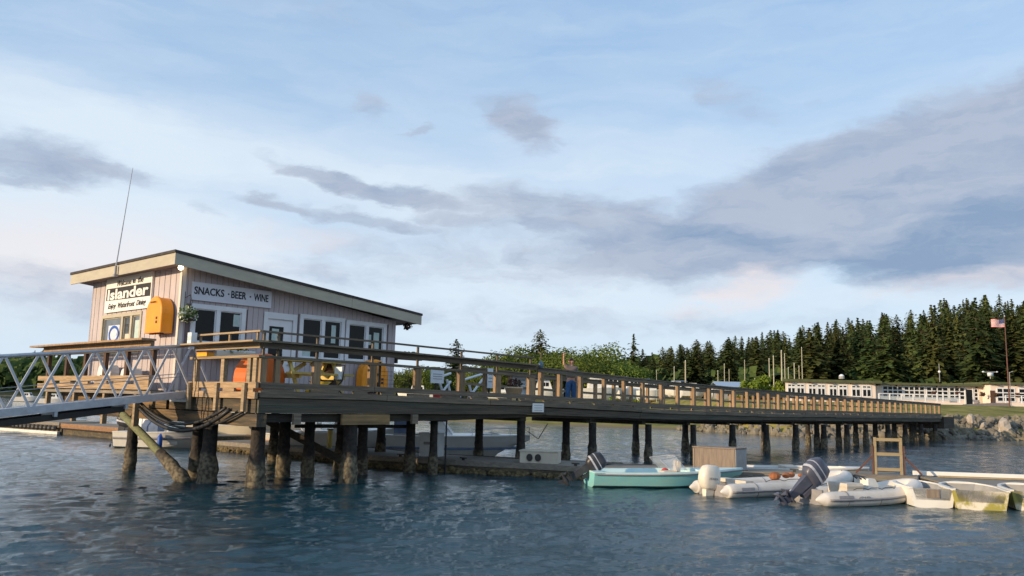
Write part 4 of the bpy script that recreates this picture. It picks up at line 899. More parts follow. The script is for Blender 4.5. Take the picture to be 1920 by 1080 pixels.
# deck furniture
pt=thing('picnic_table',W(.05,2.6,2.64),PH+R(4),'yellow painted picnic table on the deck below the middle window','picnic table'); pt.scale=(1.1,1,1.32)
m_=MB()
for k in range(5): m_.bb(-1.15,1.15,-.38+k*.155,-.24+k*.155,.78,.83)
m_.build('tabletop','yellow',pt)
for s in(-1,1): m_=MB(); m_.bb(-1.15,1.15,s*.7-.13,s*.7+.13,.46,.51); m_.build('bench','yellow',pt)
for x in(-.8,.8):
    m_=MB(); m_.beam((x,-.72,0),(x,-.2,.775),.06,.11,up=(1,0,0)); m_.beam((x,.72,0),(x,.2,.775),.06,.11,up=(1,0,0)); m_.beam((x,-.78,.42),(x,.78,.42),.07,.1); m_.build('leg_frame','yellow',pt)
m_=MB(); m_.beam((-.75,0,.44),(-.1,0,.75),.06,.09); m_.beam((.75,0,.44),(.1,0,.75),.06,.09); m_.build('brace','yellow',pt)
yd=thing('yellow_bucket_seat',W(-.15,1.6,2.64),PH,'bright yellow round seat behind the railing below the picnic table','seat')
m_=MB(); m_.loft([[(r*math.cos(2*PI*k/14),r*math.sin(2*PI*k/14),z) for k in range(14)] for r,z in((.42,0),(.46,.08),(.40,.2),(.25,.3),(.36,.4))]); m_.build('seat_base',mat('bright yellow plastic',(.75,.5,.04),(.6,.4,.03),3,.4),yd,True)
br=thing('wooden_barrel',W(1.3,3.2,2.64),PH,'dark brown wooden barrel table between two windows','barrel')
m_=MB(); m_.loft([[(r*math.cos(2*PI*k/20),r*math.sin(2*PI*k/20),z) for k in range(20)] for r,z in((.36,0),(.45,.35),(.47,.6),(.44,.85),(.38,1.15))]); m_.build('staves','brownwood',br)
for z,r in((.18,.41),(.85,.45),(1.05,.405)): m_=MB(); m_.loft([[(r*math.cos(2*PI*k/20)*f,r*math.sin(2*PI*k/20)*f,z+h) for k in range(20)] for f,h in((1,0),(1.03,0),(1.03,.05),(1,.05))]); m_.build('hoop','rust',br)
ch=thing('folding_chair',W(.45,1.6,2.64),PH,'black framed chair with pale mesh back beside the barrel','chair')
m_=MB(); m_.tube([(-.22,.0,.0),(.25,0,.45),(.32,0,.95)],.02,6); m_.tube([(-.22,.45,.0),(.25,.45,.45),(.32,.45,.95)],.02,6); m_.tube([(.3,0,0),(-.2,0,.45),(.25,0,.45)],.02,6); m_.tube([(.3,.45,0),(-.2,.45,.45),(.25,.45,.45)],.02,6); m_.tube([(.32,0,.95),(.32,.45,.95)],.02,6); m_.build('chair_frame','black',ch)
m_=MB(); m_.add([(-.2,.02,.46),(.25,.02,.46),(.25,.43,.46),(-.2,.43,.46)],[(0,1,2,3)]); m_.bb(.24,.27,.03,.42,.5,.9); m_.build('seat_cloth','paperw',ch)
# wire mesh screen in front of the wall
ws=thing('wire_screen',W(1.5,.12,2.75),PH,'fine black wire mesh panel between the rail posts','mesh panel')
m_=MB()
for k in range(9): m_.tube([(-.45+.15*k,0,0),(-.45+.15*k,0,.75)],.005,4)
for k in range(6): m_.tube([(-.45,0,.13*k),(.75,0,.13*k)],.005,4)
m_.build('wire_grid','blackpaint',ws)
m_=MB(); m_.bb(-.55,-.46,-.04,.04,-.1,.95); m_.build('frame_post','dark_wood',ws)
# boxes at the terrace
for (u,v,w,h,lab) in((-3.5,9.35,1.1,.85,'rounded white propane tank like box behind the terrace railing, left one'),(-3.5,7.5,1.0,.72,'pale grey utility box behind the terrace railing, nearer the gangway')):
    t=thing('utility_box',W(u,v,2.63),PH-PI/2,lab,'box'); m_=MB(); m_.loft([[(x,y,z) for x,y in((-w/2*s,-.16),(w/2*s,-.16),(w/2*s,.16),(-w/2*s,.16))] for s,z in((1,0),(1,h*.7),(.9,h*.9),(.7,h))]); o=m_.build('box_body','white' if v>8 else 'paperw',t); bevel(o,.03,2)
    m_=MB(); m_.bb(-.25,-.15,-.175,-.162,h*.5,h*.6); m_.bb(.15,.3,-.175,-.162,h*.15,h*.2); m_.split('vent','black',t)
pk=thing('white_box',W(-3.55,3.4,4.06),PH,'small white box standing on the end of the bar counter','box'); m_=MB(); m_.bb(-.09,.09,-.12,.12,0,.33); m_.build('box_body','paperw',pk); m_=MB(); m_.bb(-.095,-.09,-.1,.1,.1,.22); m_.build('box_label','paper',pk)
yc=thing('yellow_tray',W(-3.3,3.0,3.68),PH,'small orange yellow tray under the bar counter','tray'); m_=MB(); m_.bb(-.12,.12,-.3,.3,0,.10); m_.build('tray_body',mat('orange yellow plastic',(.85,.42,.02),(.7,.35,.02),3,.5),yc); m_=MB(); m_.bb(-.13,.13,-.31,.31,.102,.12); m_.build('tray_rim','orange',yc)
# bench behind posts, notices, planter pot, hoist frames on the walkway
for (u,v,z,w,h,lab) in((6.03,2.85,3.32,.66,.5,'square white notice on the far rail right of the snack bar'),(8.96,2.85,3.3,.32,.8,'tall narrow white notice on the far rail by the hoist'),(11.1,3.2,3.1,1.15,.95,'white board with two panels behind the potted plant')):
    t=thing('notice_board',W(u,v,z),PH,lab,'notice'); m_=MB(); m_.bb(-w/2,w/2,-.02,.02,-h*.3,h*.7); m_.build('board','paperw',t); m_=MB()
    for k in range(3): m_.bb(-w*.36,w*.36,-.026,-.022,h*(.0+.18*k),h*(.05+.18*k))
    m_.split('printed_line','greypaint',t); m_=MB(); m_.bb(-.04,.04,.022,.08,-h*.3-.3,h*.6); m_.build('support_post','dark_wood',t)
pp=flowers('potted_plant','dark red plant in a tan pot by the rail',W(9.25,1.8,3.2),.34,.28,.24,260,9,'potted plant',fl=.0,leaf='redleaf',bowl=None)
m_=MB(); m_.loft([[(r*math.cos(2*PI*k/16),r*math.sin(2*PI*k/16),z) for k in range(16)] for r,z in((.26,-.46),(.36,-.14),(.38,-.14),(.38,-.08))]); m_.build('pot','terra',pp,True)
rc=thing('red_cooler',W(4.9,1.2,2.55),PH,'low red cooler on the deck behind the kick board','cooler'); m_=MB(); m_.bb(-.4,.4,-.2,.2,0,.26); m_.build('cooler_body','red',rc); m_=MB(); m_.bb(-.42,.42,-.21,.21,.262,.31); m_.build('cooler_lid','cream',rc)
fl_=thing('blue_float',W(8.5,-.22,3.95),PH,'blue grey float hung at the end of the bar railing','float'); m_=MB(); m_.sph((0,0,0),.10,.09,.15); m_.build('float_body',mat('blue grey float skin',(.10,.20,.28),(.08,.15,.22),3,.5),fl_,True); m_=MB(); m_.tube([(0,0,.18),(0,0,.42),(.0,.15,.5)],.02,5); m_.build('rope','grey_wood',fl_)
# white tube hoist frame beyond the walkway
hf=thing('white_hoist_frame',W(8.6,6.0,1.4),PH,'white tubular gangway frame rising behind the pier rail','hoist')
def P(x,y,v): # pixel on plane v -> local coords of hf
    r=ray(x,y); c=Vector((0,0,CAMH)); t=(v-(c-PO).dot(PN))/r.dot(PN); p=c+r*t; q=p-PO; return (q.dot(PD)-8.6,q.dot(PN)-6.0,p.z-1.4)
for a,b_ in(((915,698),(880,745)),((915,698),(905,750)),((870,712),(915,698)),((822,708),(845,700)),((822,708),(832,745)),((845,715),(822,745)),((870,712),(862,745)),((880,722),(886,748)),((915,698),(940,700)),((838,712),(846,745))):
    m_=MB(); m_.tube([P(*a,6.0),P(*b_,6.0)],.055,6); m_.build('tube','white',hf)
# ------------------------------------------------------------ floating docks
def dock(name,label,pts,wid,ztop=.42,side='dockdark',top='docktop'):
    """pts: near edge polyline, wid away from camera"""
    t=thing(name,(pts[0][0],pts[0][1],0),0,label,'dock'); o=Vector((pts[0][0],pts[0][1]))
    P_=[Vector(p)-o for p in pts]; d=(P_[-1]-P_[0]).normalized(); n=Vector((-d.y,d.x)); 
    if n.y<0: n=-n
    def seg(f0,f1,z0,z1):
        m=MB(); m.loft([[(p.x+n.x*a,p.y+n.y*a,z) for a,z in((f0,z0),(f1,z0),(f1,z1),(f0,z1))] for p in P_]); return m
    seg(.0,wid,ztop-.05,ztop).build('planking',top,t)
    seg(-.06,-.002,ztop-.16,ztop+.02).build('edge_beam',side if side!='dockdark' else 'docktop',t)
    seg(-.03,.1,ztop-.30,ztop-.17).build('side_wale',side,t)
    seg(.12,wid-.1,-.2,ztop-.06).build('float_body','dockdark',t)
    seg(wid+.002,wid+.06,ztop-.16,ztop+.02).build('edge_beam',side,t)
    return t,P_,d,n
A=[(-5.06,31.0),(-.99,29.35),(2.9,28.0)]
d1,P1,dd1,n1=dock('floating_dock','grey brown floating dock with weedy side passing behind the pier piles',[(-13.7,38.4),(-6.7,33.2),(-5.06,31.2),(-.99,29.4),(2.75,28.1)],2.6)
rg=random.Random(8)
# weedy ragged growth along its side
m_=MB()
for i in range(420):
    k=rg.random()*(len(P1)-1); a,b=P1[int(k)],P1[int(k)+1]; p=a.lerp(b,k%1); s=rg.uniform(.04,.11)
    m_.sph((p.x+rg.uniform(-.05,.03),p.y-rg.uniform(0,.1),rg.uniform(-.03,.12)),s*1.4,s*.8,s,nu=6,nv=4)
w=m_.build('weed_growth',mat('brown weed and mussels',(.05,.038,.02),(.22,.17,.08),6,.9,rand=.0),d1); w['kind']='stuff'
d2,_,_,_=dock('floating_dock','brown planked floating dock seen left of the pilings below the gangway',[(-26.4,49.1),(-20.7,44.7),(-13.9,38.6)],2.4,.62,'dockside')
m_=MB()
for i in range(24):
    p=Vector((0,0)).lerp(Vector((5.7,-4.4)),i/24+.02); m_.bb(p.x-.06,p.x+.06,p.y-.10,p.y-.05,.30,.38)
m_.split('bolt_head','blackpaint',d2)
d3,_,_,_=dock('floating_dock','far left floating dock fringed with dark tyres and white foam',[(-38,56.5),(-32.08,52.6),(-26.6,49.3)],2.6,.66,'dockdark')
m_=MB()
for i in range(30):
    f=i/30; p=Vector((0,0)).lerp(Vector((11.4,-7.2)),f)
    m_.sph((p.x,p.y-.12,.33),.2,.12,.15,nu=8,nv=5)
m_.split('tyre_fender','black',d3)
m_=MB(); m_.loft([[(p[0],p[1],-.05),(p[0],p[1]+.3,-.05),(p[0],p[1]+.3,.14),(p[0],p[1],.14)] for p in((0,-.25),(5.9,-4.15),(11.4,-7.45))]); m_.build('foam_float','foam',d3)
d4,P4,dd4,n4=dock('floating_dock','narrow brown finger dock behind the aqua skiff and crate',[(3.1,27.9),(8.6,27.6),(13.3,27.2)],1.9,.42)
d5,_,_,_=dock('floating_dock','low grey dinghy dock with white rail boards at the right edge of the photo',[(13.45,25.4),(24,23.6)],3.0,.36)
m_=MB(); m_.loft([[(p[0],p[1],.38),(p[0],p[1]+.14,.38),(p[0],p[1]+.14,.52),(p[0],p[1],.52)] for p in((.4,3.05),(11.2,1.2))]); m_.build('rail_board','whitesign',d5)
m_=MB(); m_.loft([[(p[0],p[1],.38),(p[0],p[1]+.10,.38),(p[0],p[1]+.10,.43),(p[0],p[1],.43)] for p in((.9,2.4),(11.2,.7))]); m_.build('inner_board','ladderwood',d5)
# dock furniture
def box_thing(name,label,loc,rot,w,d,h,mt,cat='box',extras=None,group=None):
    t=thing(name,loc,rot,label,cat,group); m=MB(); m.bb(-w/2,w/2,-d/2,d/2,0,h); o=m.build('box_body',mt,t); bevel(o,.012)
    m=MB(); m.bb(-w/2-.03,w/2+.03,-d/2-.03,d/2+.03,h+.002,h+.04); m.build('lid',mt,t); return t
t=box_thing('dock_box','cream dock box with two round black vents on the floating dock',(1.15,29.6,.42),R(-12),1.35,.8,.40,'cream')
for x in(-.32,-.02):
    m=MB(); m.loft([[(x+.11*r*math.cos(2*PI*k/14),-.41-dd,.2+.13*r*math.sin(2*PI*k/14)) for k in range(14)] for r,dd in((1,0),(1,.03),(.5,.03))]); m.build('round_vent','black',t)
t=box_thing('dock_box','tall grey white cabinet on the dock between two piles',(-2.9,31.6,.42),R(-20),.75,.6,.85,'paperw','cabinet')
m=MB(); m.bb(-.2,.2,-.315,-.302,.45,.55); m.build('small_label','greypaint',t)
t=box_thing('plywood_crate','weathered plywood crate with a greyer end on the finger dock',(7.2,28.4,.42),R(-38),1.5,.9,.72,'boxwood','crate')
m=MB(); m.bb(.752,.772,-.45,.45,.01,.71); m.build('end_panel','greypaint',t)
for x in(-.76,.68): m=MB(); m.bb(x,x+.06,-.475,-.452,0,.7); m.build('corner_batten','boxwood',t)
t=box_thing('fuel_pump_cabinet','white pump cabinet on the brown dock left of the leaning log',(-20.0,46.3,.62),R(-35),1.3,.8,.95,'white','cabinet')
m=MB(); m.bb(-.35,.05,-.43,-.402,.55,.75); m.build('small_label','greypaint',t)
t=thing('orange_pump','orange pump head on top of the white pump cabinet',0,'x','x') if False else thing('fuel_pump',(-19.9,46.3,1.62),R(-35),'orange red pump head standing on the white pump cabinet','pump')
m=MB(); m.loft([[(x*s,y*s,z) for x,y in((-.24,-.2),(.24,-.2),(.24,.2),(-.24,.2))] for s,z in((.9,0),(1,.1),(1,.45),(.8,.55))]); m.build('pump_body',mat('orange red enamel',(.58,.15,.05),(.5,.12,.04),3,.5),t)
m=MB(); m.bb(-.15,.15,-.21,-.202,.25,.4); m.build('dial','greypaint',t)
# timber ladder stand
t=thing('ladder_stand',(12.72,27.9,.42),R(-8),'tan timber ladder like stand with rusty braces on the dock','stand')
for x in(-.41,.41): m=MB(); m.bb(x-.035,x+.035,-.04,.04,0,1.22); m.build('upright','ladderwood',t)
for z in(1.14,.66,.16): m=MB(); m.bb(-.373,.373,-.03,.02,z-.04,z+.06); m.build('rung','ladderwood',t)
for x,s in((-.43,-1),(.43,1)):
    m=MB(); m.beam((x+s*.055,0,.62),(x+s*.62,0,.02),.04,.05); m.build('brace','rust',t); m=MB(); m.bb(x+s*.055,x+s*.085,-.05,.04,0,.95); m.build('side_strap','rust',t)
# cleats and small clutter
for i,(x,y,lab) in enumerate(((-1.6,29.85,'small black dock cleat near the tall grey cabinet'),(-4.0,31.0,'small black dock cleat under the snack bar side of the dock'),(2.3,28.4,'small black dock cleat at the end of the dock by the skiff motor'),(9.6,28.0,'small black dock cleat behind the inflatables'))):
    t=thing('cleat',(x,y,.42),R(-25),lab,'cleat','dock cleats'); m=MB(); m.beam((-.14,0,.09),(.14,0,.09),.04,.04); m.bb(-.05,.05,-.03,.03,0,.08); m.build('horn','black',t)
t=thing('mooring_post',(-7.55,35.2,.42),0,'short yellowish timber mooring post on the dock between the piles','post'); m=MB(); m.tube([(0,0,0),(0,0,.75)],.11,10); m.build('post_shaft','yellow',t); m=MB(); m.tube([(0,0,.75),(0,0,.80)],.13,10); m.build('post_cap','grey_wood',t)
for k,(x,c) in enumerate(((-2.55,'rust'),(-2.2,'blackpaint'))):
    t=thing('hanging_pipe',(x,29.3,0),0,('thin reddish pipe','thin black pipe')[k]+' running down from the pier into the water','pipe'); m=MB(); m.tube([(0,0,-.2),(0,0,1.95)],.03,6); m.build('pipe_length',c,t); m=MB(); m.tube([(0,0,.9),(0,0,.98)],.045,6); m.build('collar','black',t)
# ------------------------------------------------------------ boats
def outboard(parent,x,z,tilt,cowl_m,leg_m,s=1.0,stripe=None,y=0,word=None,back=0.0):
    """clamped at transom (x,z), leg hanging down; tilt in degrees swings the leg aft/up"""
    a=R(tilt); c,sn=math.cos(a),math.sin(a)
    def T(p): # local: X aft(-), Z up
        px,py,pz=p[0]*s,p[1]*s,p[2]*s
        return (x-back + px*c + pz*sn*1.0, y+py, z + pz*c - px*sn)
    def X(vs): return [T(p) for p in vs]
    leg=MB()
    leg.loft([X([(px*w-.12+ox,py*t_,zz) for px,py in((-.14,-.06),(.10,-.07),(.10,.07),(-.14,.06))]) for zz,w,t_,ox in((.12,1.1,1.3,0),(-.25,.9,.9,0),(-.55,.7,.5,0),(-.72,.65,.4,-.02))])
    leg.loft([X([(-.46,0,-.86),(-.46,.01,-.84),(-.46,0,-.82)])]+[X([(px_,r*math.cos(2*PI*k/10),-.84+r*math.sin(2*PI*k/10)) for k in range(10)][:10]) for px_,r in()],cap=False) if False else None
    leg.loft([X([(px_,r*math.cos(2*PI*k/10),-.80+r*math.sin(2*PI*k/10)) for k in range(10)]) for px_,r in((.10,.015),(.02,.06),(-.15,.075),(-.33,.05))])
    leg.loft([X([(px,-.012,pz),(px,.012,pz)]+[(px2,.012,pz2),(px2,-.012,pz2)]) for px,pz,px2,pz2 in((-.22,-.86,-.05,-.86),(-.28,-1.06,-.20,-1.06))])
    leg.loft([X([(px,py,zz) for px,py in((-.38,-.13),(.0,-.09),(.0,.09),(-.38,.13))]) for zz in(-.60,-.575)])
    leg.add(X([(.02,-.1,.1),(.12,-.1,.1),(.12,.1,.1),(.02,.1,.1),(.02,-.1,-.28),(.12,-.1,-.28),(.12,.1,-.28),(.02,.1,-.28)]),[(0,3,2,1),(4,5,6,7),(0,1,5,4),(1,2,6,5),(2,3,7,6),(3,0,4,7)])
    lo=leg.build('outboard_motor',leg_m,parent)
    def ringz(zz,lx0,lx1,w):
        out=[]
        for k in range(16):
            th=2*PI*k/16; cx=(lx0+lx1)/2; rx=(lx1-lx0)/2; e=.62
            out.append((cx+rx*math.copysign(abs(math.cos(th))**e,math.cos(th)),w*math.copysign(abs(math.sin(th))**e,math.sin(th)),zz))
        return out
    cw=MB(); cw.loft([X(ringz(*q)) for q in((.08,-.28,.10,.12),(.14,-.36,.15,.16),(.32,-.43,.18,.185),(.52,-.42,.17,.18),(.66,-.34,.12,.14),(.70,-.22,.03,.08))])
    co=cw.build('cowling',cowl_m,lo,True)
    if stripe: 
        m=MB(); m.loft([X(ringz(*q)) for q in((.24,-.420,.178,.186),(.30,-.436,.184,.192))],cap=False); m.loft([X(ringz(*q)) for q in((.42,-.433,.180,.190),(.45,-.430,.178,.188))],cap=False); m.build('stripe',stripe,lo)
    m=MB()
    for k in range(3):
        th=2*PI*k/3+.4; r1=Vector((math.cos(th),math.sin(th))); n_=Vector((-r1.y,r1.x))
        q=[(r1*.05-n_*.03),(r1*.17-n_*.08),(r1*.19+n_*.05),(r1*.05+n_*.04)]
        m.add(X([(-.35-.03*(i%2),p.x,-.80+p.y) for i,p in enumerate(q)]+[(-.365-.03*(i%2),p.x,-.80+p.y) for i,p in enumerate(q)]),[(0,1,2,3),(7,6,5,4),(0,4,5,1),(1,5,6,2),(2,6,7,3),(3,7,4,0)])
    m.loft([X([(px_,r*math.cos(2*PI*k/8),-.80+r*math.sin(2*PI*k/8)) for k in range(8)]) for px_,r in((-.32,.05),(-.42,.03))]); m.build('propeller',leg_m,lo)
    if word:
        xd=Vector((c,0,-sn)); zd=Vector((sn,0,c)); o_=T((-.14,-.198 if True else .2,.36)); text('lettering',word,.30*s,.06*s,lo,o_,tuple(xd),tuple(zd),'greypaint',off=.02)
    return lo
def hull_sections(L,Bm,H,n=16,stern=.88,rake=.5,keel=.22,sheer=.30,fl=.80,full=2.3,chz=.0):
    out=[]
    for i in range(n):
        t=i/(n-1); f=max(0,(t-.40)/.60); b=Bm/2*((stern+(1-stern)*min(1,t/.4)) if t<.4 else (1-f**full)); b=max(b,.015)
        zs=H*(1+sheer*max(0,t-.2)**1.6); cb=b*(fl-.35*f**2); zc=chz+.06+.55*H*f**2.4; zk=-keel+ (zs*.55+keel)*max(0,(t-.72)/.28)**2.4
        x=t*L; rk=rake*f**1.5
        out.append(dict(x=x,b=b,zs=zs,cb=cb,zc=max(zc,zk+.01),zk=zk,rk=rk,t=t))
    return out
def hull(parent,S,mt,rim_mt,in_mt,cock=(.06,.60),floor=.12,rim=.09,L=4):
    m=MB(); rings=[]
    for q in S:
        xc=q['x']; xs=q['x']
        rings.append([(xs,q['b'],q['zs']),(xs-q['rk']*.0,(q['b']*.55+q['cb']*.45)*1.0,(q['zs']+q['zc'])*.5),(xs-q['rk']*.25,q['cb'],q['zc']),(xs-q['rk']*.5,0,q['zk']),(xs-q['rk']*.25,-q['cb'],q['zc']),(xs,-(q['b']*.55+q['cb']*.45),(q['zs']+q['zc'])*.5),(xs,-q['b'],q['zs'])])
    m.loft(rings,cap=False,closed=False); m.add(rings[0],[tuple(range(7))])
    h=m.build('hull',mt,parent,True); 
    e=h.modifiers.new('es','EDGE_SPLIT'); e.split_angle=R(32)
    # rim / deck with cockpit opening
    m=MB(); i0=0; n=len(S)
    c0=min(range(n),key=lambda i:abs(S[i]['t']-cock[0])); c1=min(range(n),key=lambda i:abs(S[i]['t']-cock[1]))
    if c0>0: m.loft([[(q['x'],q['b']+.02,q['zs']),(q['x'],q['b']+.02,q['zs']+.03),(q['x'],-q['b']-.02,q['zs']+.03),(q['x'],-q['b']-.02,q['zs'])] for q in S[:c0+1]])
    for s in(1,-1): m.loft([[(q['x'],s*(q['b']+.025),q['zs']-.02),(q['x'],s*(q['b']+.025),q['zs']+.03),(q['x'],s*max(q['b']-rim,.0),q['zs']+.03),(q['x'],s*max(q['b']-rim,.0),q['zs']-.02)] for q in S[c0:c1+1]])
    m.loft([[(q['x']+.001,q['b']+.025,q['zs']-.02),(q['x'],q['b']+.02,q['zs']+.03),(q['x'],q['b']*.5,q['zs']+.03+.05*min(1,q['b'])),(q['x'],-q['b']*.5,q['zs']+.03+.05*min(1,q['b'])),(q['x'],-q['b']-.02,q['zs']+.03),(q['x'],-q['b']-.025,q['zs']-.02)] for q in S[c1:]])
    m.build('deck_rim',rim_mt,parent)
    m=MB()
    rr=[[(q['x'],q['b']-rim,q['zs']),(q['x'],max(q['b']-rim-.08,.02),floor),(q['x'],-max(q['b']-rim-.08,.02),floor),(q['x'],-q['b']+rim,q['zs'])] for q in S[c0:c1+1]]
    m.loft(rr,cap=False,closed=False); m.add(rr[0],[(0,1,2,3)]); m.add(rr[-1],[(3,2,1,0)]); m.build('cockpit_liner',in_mt,parent)
    return h,c0,c1
def ws_(parent,S,i,h,mt='glassclear',rake=.35,name='windscreen'):
    q=S[i]; b=q['b']*.8; z=q['zs']+.05; x=q['x']
    m=MB(); pts=[(x-.55,b,z),(x,b*.75,z),(x+.12,0,z),(x,-b*.75,z),(x-.55,-b,z)]; top=[(p[0]-rake,p[1]*.86,z+h*(.8 if k in(0,4) else 1)) for k,p in enumerate(pts)]
    m.loft([pts,top],cap=False,closed=False); m.build(name,mt,parent)
    m=MB(); m.tube(top,.018,5); m.tube([pts[1],top[1]],.014,5); m.tube([pts[3],top[3]],.014,5); m.tube([pts[0],top[0]],.016,5); m.tube([pts[4],top[4]],.016,5); m.build('windscreen_frame','alu',parent)
def clearglass():
    m,nt,b=nodes_of('hazy windscreen'); b.inputs['Base Color'].default_value=(.55,.60,.64,1); b.inputs['Roughness'].default_value=.12; b.inputs['Alpha'].default_value=.4; M['glassclear']=m
clearglass()
# aqua skiff
a=Vector((2.55,26.35)); b=Vector((8.1,27.15)); an_=math.atan2(b.y-a.y,b.x-a.x)
t=thing('aqua_skiff',(a.x,a.y,0),an_,'faded aqua motor skiff with white top and small windscreen moored by the dock','boat')
S=hull_sections(5.1,1.75,.44,keel=.16,sheer=.42,full=2.0,fl=.84); h,c0,c1=hull(t,S,'aqua','aquatop','aquatop',(.07,.69),.1)
m=MB()
for s in(1,-1): m.loft([[(q['x'],s*(q['b']+.028),q['zs']-.06),(q['x'],s*(q['b']+.04),q['zs']-.04),(q['x'],s*(q['b']+.028),q['zs']-.02)] for q in S])
m.build('rub_rail','rubgrey',t)
ws_(t,S,c1-1,.40); outboard(t,-.02,.42,58,'motorblack','motorblack',.95,'silver')
m=MB(); m.loft([[(2.5+x*s,-.3+y*s,z) for x,y in((-.22,-.24),(.22,-.24),(.22,.24),(-.22,.24))] for s,z in((.9,.12),(1,.45),(.95,.5))]); m.loft([[(2.72+.03*s,y,z) for s,y,z in((0,-.5,.4),(1,-.5,.82),(1,-.08,.82),(0,-.08,.4))],[(2.82+.03*s,y,z) for s,y,z in((0,-.5,.4),(1,-.5,.78),(1,-.08,.78),(0,-.08,.4))]]); m.build('helm_seat','seat',t)
m=MB(); m.sph((2.6,.3,.46),.12,.10,.08,seed=1); m.build('red_bag','red',t)
# small white skiffs (dinghies) sterns towards camera
def dinghy(label,x,y,rot,w,mt,L=2.3,H=.5,pad=False):
    t=thing('white_dinghy',(x,y,0),rot,label,'dinghy','white fibreglass dinghies moored stern out'); S=hull_sections(L,w,H,n=12,stern=.93,keel=.10,sheer=.1,full=2.6,fl=.86,chz=-.04)
    h,c0,c1=hull(t,S,mt,'gel','greypaint',(.0,.86),.2,.06)
    m=MB(); m.bb(L*.42,L*.42+.26,-w*.40,w*.40,.27,.31); m.build('thwart','ladderwood',t)
    
    if pad: m=MB(); m.bb(-.035,-.004,-w*.13,w*.13,.26,H-.02); m.build('motor_pad','boxwood',t)
    return t
dinghy('leftmost white dinghy with a tan plywood pad on its clean stern',11.42,22.5,R(82),1.22,'gel',pad=True)
dinghy('middle white dinghy with yellow green moss patches on its stern',12.52,22.15,R(76),1.45,'mossy')
dinghy('rightmost white dinghy cut by the photo edge, pale moss on its stern',14.1,22.2,R(72),1.4,'mossy')
# inflatables
def inflatable(label,a,b,w,r,motor,tilt,word=None,fx=None,ms=1.0,up=.28,logo=None):
    a=Vector(a);b=Vector(b);L=(b-a).length; t=thing('inflatable_boat',(a.x,a.y,0),math.atan2(b.y-a.y,b.x-a.x),label,'inflatable boat')
    yv=w/2-r; path=[];rad=[]
    side=[(-.32,1,.04,0),(-.12,1,.62,0),(.12,1,.95,0),(.3*L,1,1,0),(.55*L,1,1,.02),(.74*L,.88,1,.09),(.87*L,.62,.98,.19),(.95*L,.32,.96,.26),(.975*L,0,.95,.28)]
    zc=r*.82
    for x,yf,rf,z in side: path.append((x,yv*yf,zc+z*up/.28)); rad.append(r*rf)
    for x,yf,rf,z in side[-2::-1]: path.append((x,-yv*yf,zc+z*up/.28)); rad.append(r*rf)
    # smooth resample
    P_=[];Q_=[];n=len(path)
    for i in range(n-1):
        for k in range(4):
            f=k/4; p0,p1,p2,p3=[Vector(path[min(max(j,0),n-1)]) for j in(i-1,i,i+1,i+2)]
            P_.append(.5*((2*p1)+(p2-p0)*f+(2*p0-5*p1+4*p2-p3)*f*f+(3*p1-p0-3*p2+p3)*f**3)); Q_.append(rad[i]+(rad[i+1]-rad[i])*f)
    P_.append(Vector(path[-1]));Q_.append(rad[-1])
    m=MB(); m.tube(P_,Q_,14); m.build('tube','vinyl',t,True)
    m=MB(); k0,k1=6,len(P_)-7
    m.tube([p+Vector((0,0,0)) + ((Vector((p.x-.45*L,p.y*2,0)).normalized()) if abs(p.y)<yv*.9 else Vector((0,math.copysign(1,p.y),0)))*(q*.985) for p,q in zip(P_[k0:k1],Q_[k0:k1])],.035,6); m.build('rub_strake','rubgrey',t,True)
    m=MB(); m.loft([[(x,-yy,z),(x,yy,z),(x,yy*.6,z-.16),(x,0,z-.26),(x,-yy*.6,z-.16)] for x,yy,z in((.0,yv*.98,.16),(.6*L,yv*.95,.16),(.82*L,yv*.5,.24),(.93*L,.05,.36))]); m.build('hull_floor','gel',t)
    m=MB(); m.bb(-.03,.03,-yv*.85,yv*.85,-.02,r*(1.5 if word else 1.9)); m.build('transom','rubgrey',t)
    if fx: fx(t,L,yv,r)
    outboard(t,-.04,(r*1.9+.06)*(.15 if word else 1),tilt,motor[0],motor[1],ms,motor[2],word=word,back=.0)
    for s in(-1,):
        m=MB(); m.loft([[(x,s*(w/2-r+math.sqrt(max(r*r-(z-zc)**2,0))+.004),z) for z in(zc-.05,zc+.05,zc+.11)] for x in(.30,.45,.62,.78)],cap=False,closed=False); m.build('dark_patch','rubgrey',t)
    m=MB()
    for sgn in(1,-1):
        xs_=[.25*L,.38*L,.51*L,.64*L]
        for a_,b_ in zip(xs_,xs_[1:]): m.tube([(a_+(b_-a_)*f,sgn*(yv+.02),zc+r+.012-.0*f+(.05 if .2<f<.8 else .01)) for f in(0,.25,.5,.75,1)],.010,5)
    m.split('grab_line','black',t)
    m=MB()
    for x_ in(.16*L,.45*L):
        for sgn in(1,-1): m.loft([[(x_+dx,sgn*yv+rr_*math.cos(2*PI*k/14),zc+rr_*math.sin(2*PI*k/14)) for k in range(14)] for dx,rr_ in((0,r+.002),(0,r+.006),(.03,r+.006),(.03,r+.002))],cap=False)
    m.split('tube_seam','rubgrey',t)
    if logo: text('lettering',logo,.42,.11,t,(1.15,-(w/2)-.004,zc+.03),(1,0,0),(0,0,1),'greypaint',off=.02)
    return t
def fx1(t,L,yv,r):
    m=MB()
    for x,y,s in((L*.42,-.1,.13),(L*.46,.12,.1),(L*.52,0,.15),(L*.58,.1,.12),(L*.61,-.12,.1)): m.sph((x,y,.5),s*1.3,s,s*.8,rnd=.5,seed=x)
    m.build('rusty_gear',mat('orange brown gear',(.36,.13,.05),(.22,.08,.03),5,.8),t)
    m=MB(); m.bb(.7,1.0,-yv*.9,yv*.9,.34,.44); m.build('bench_seat','seat',t)
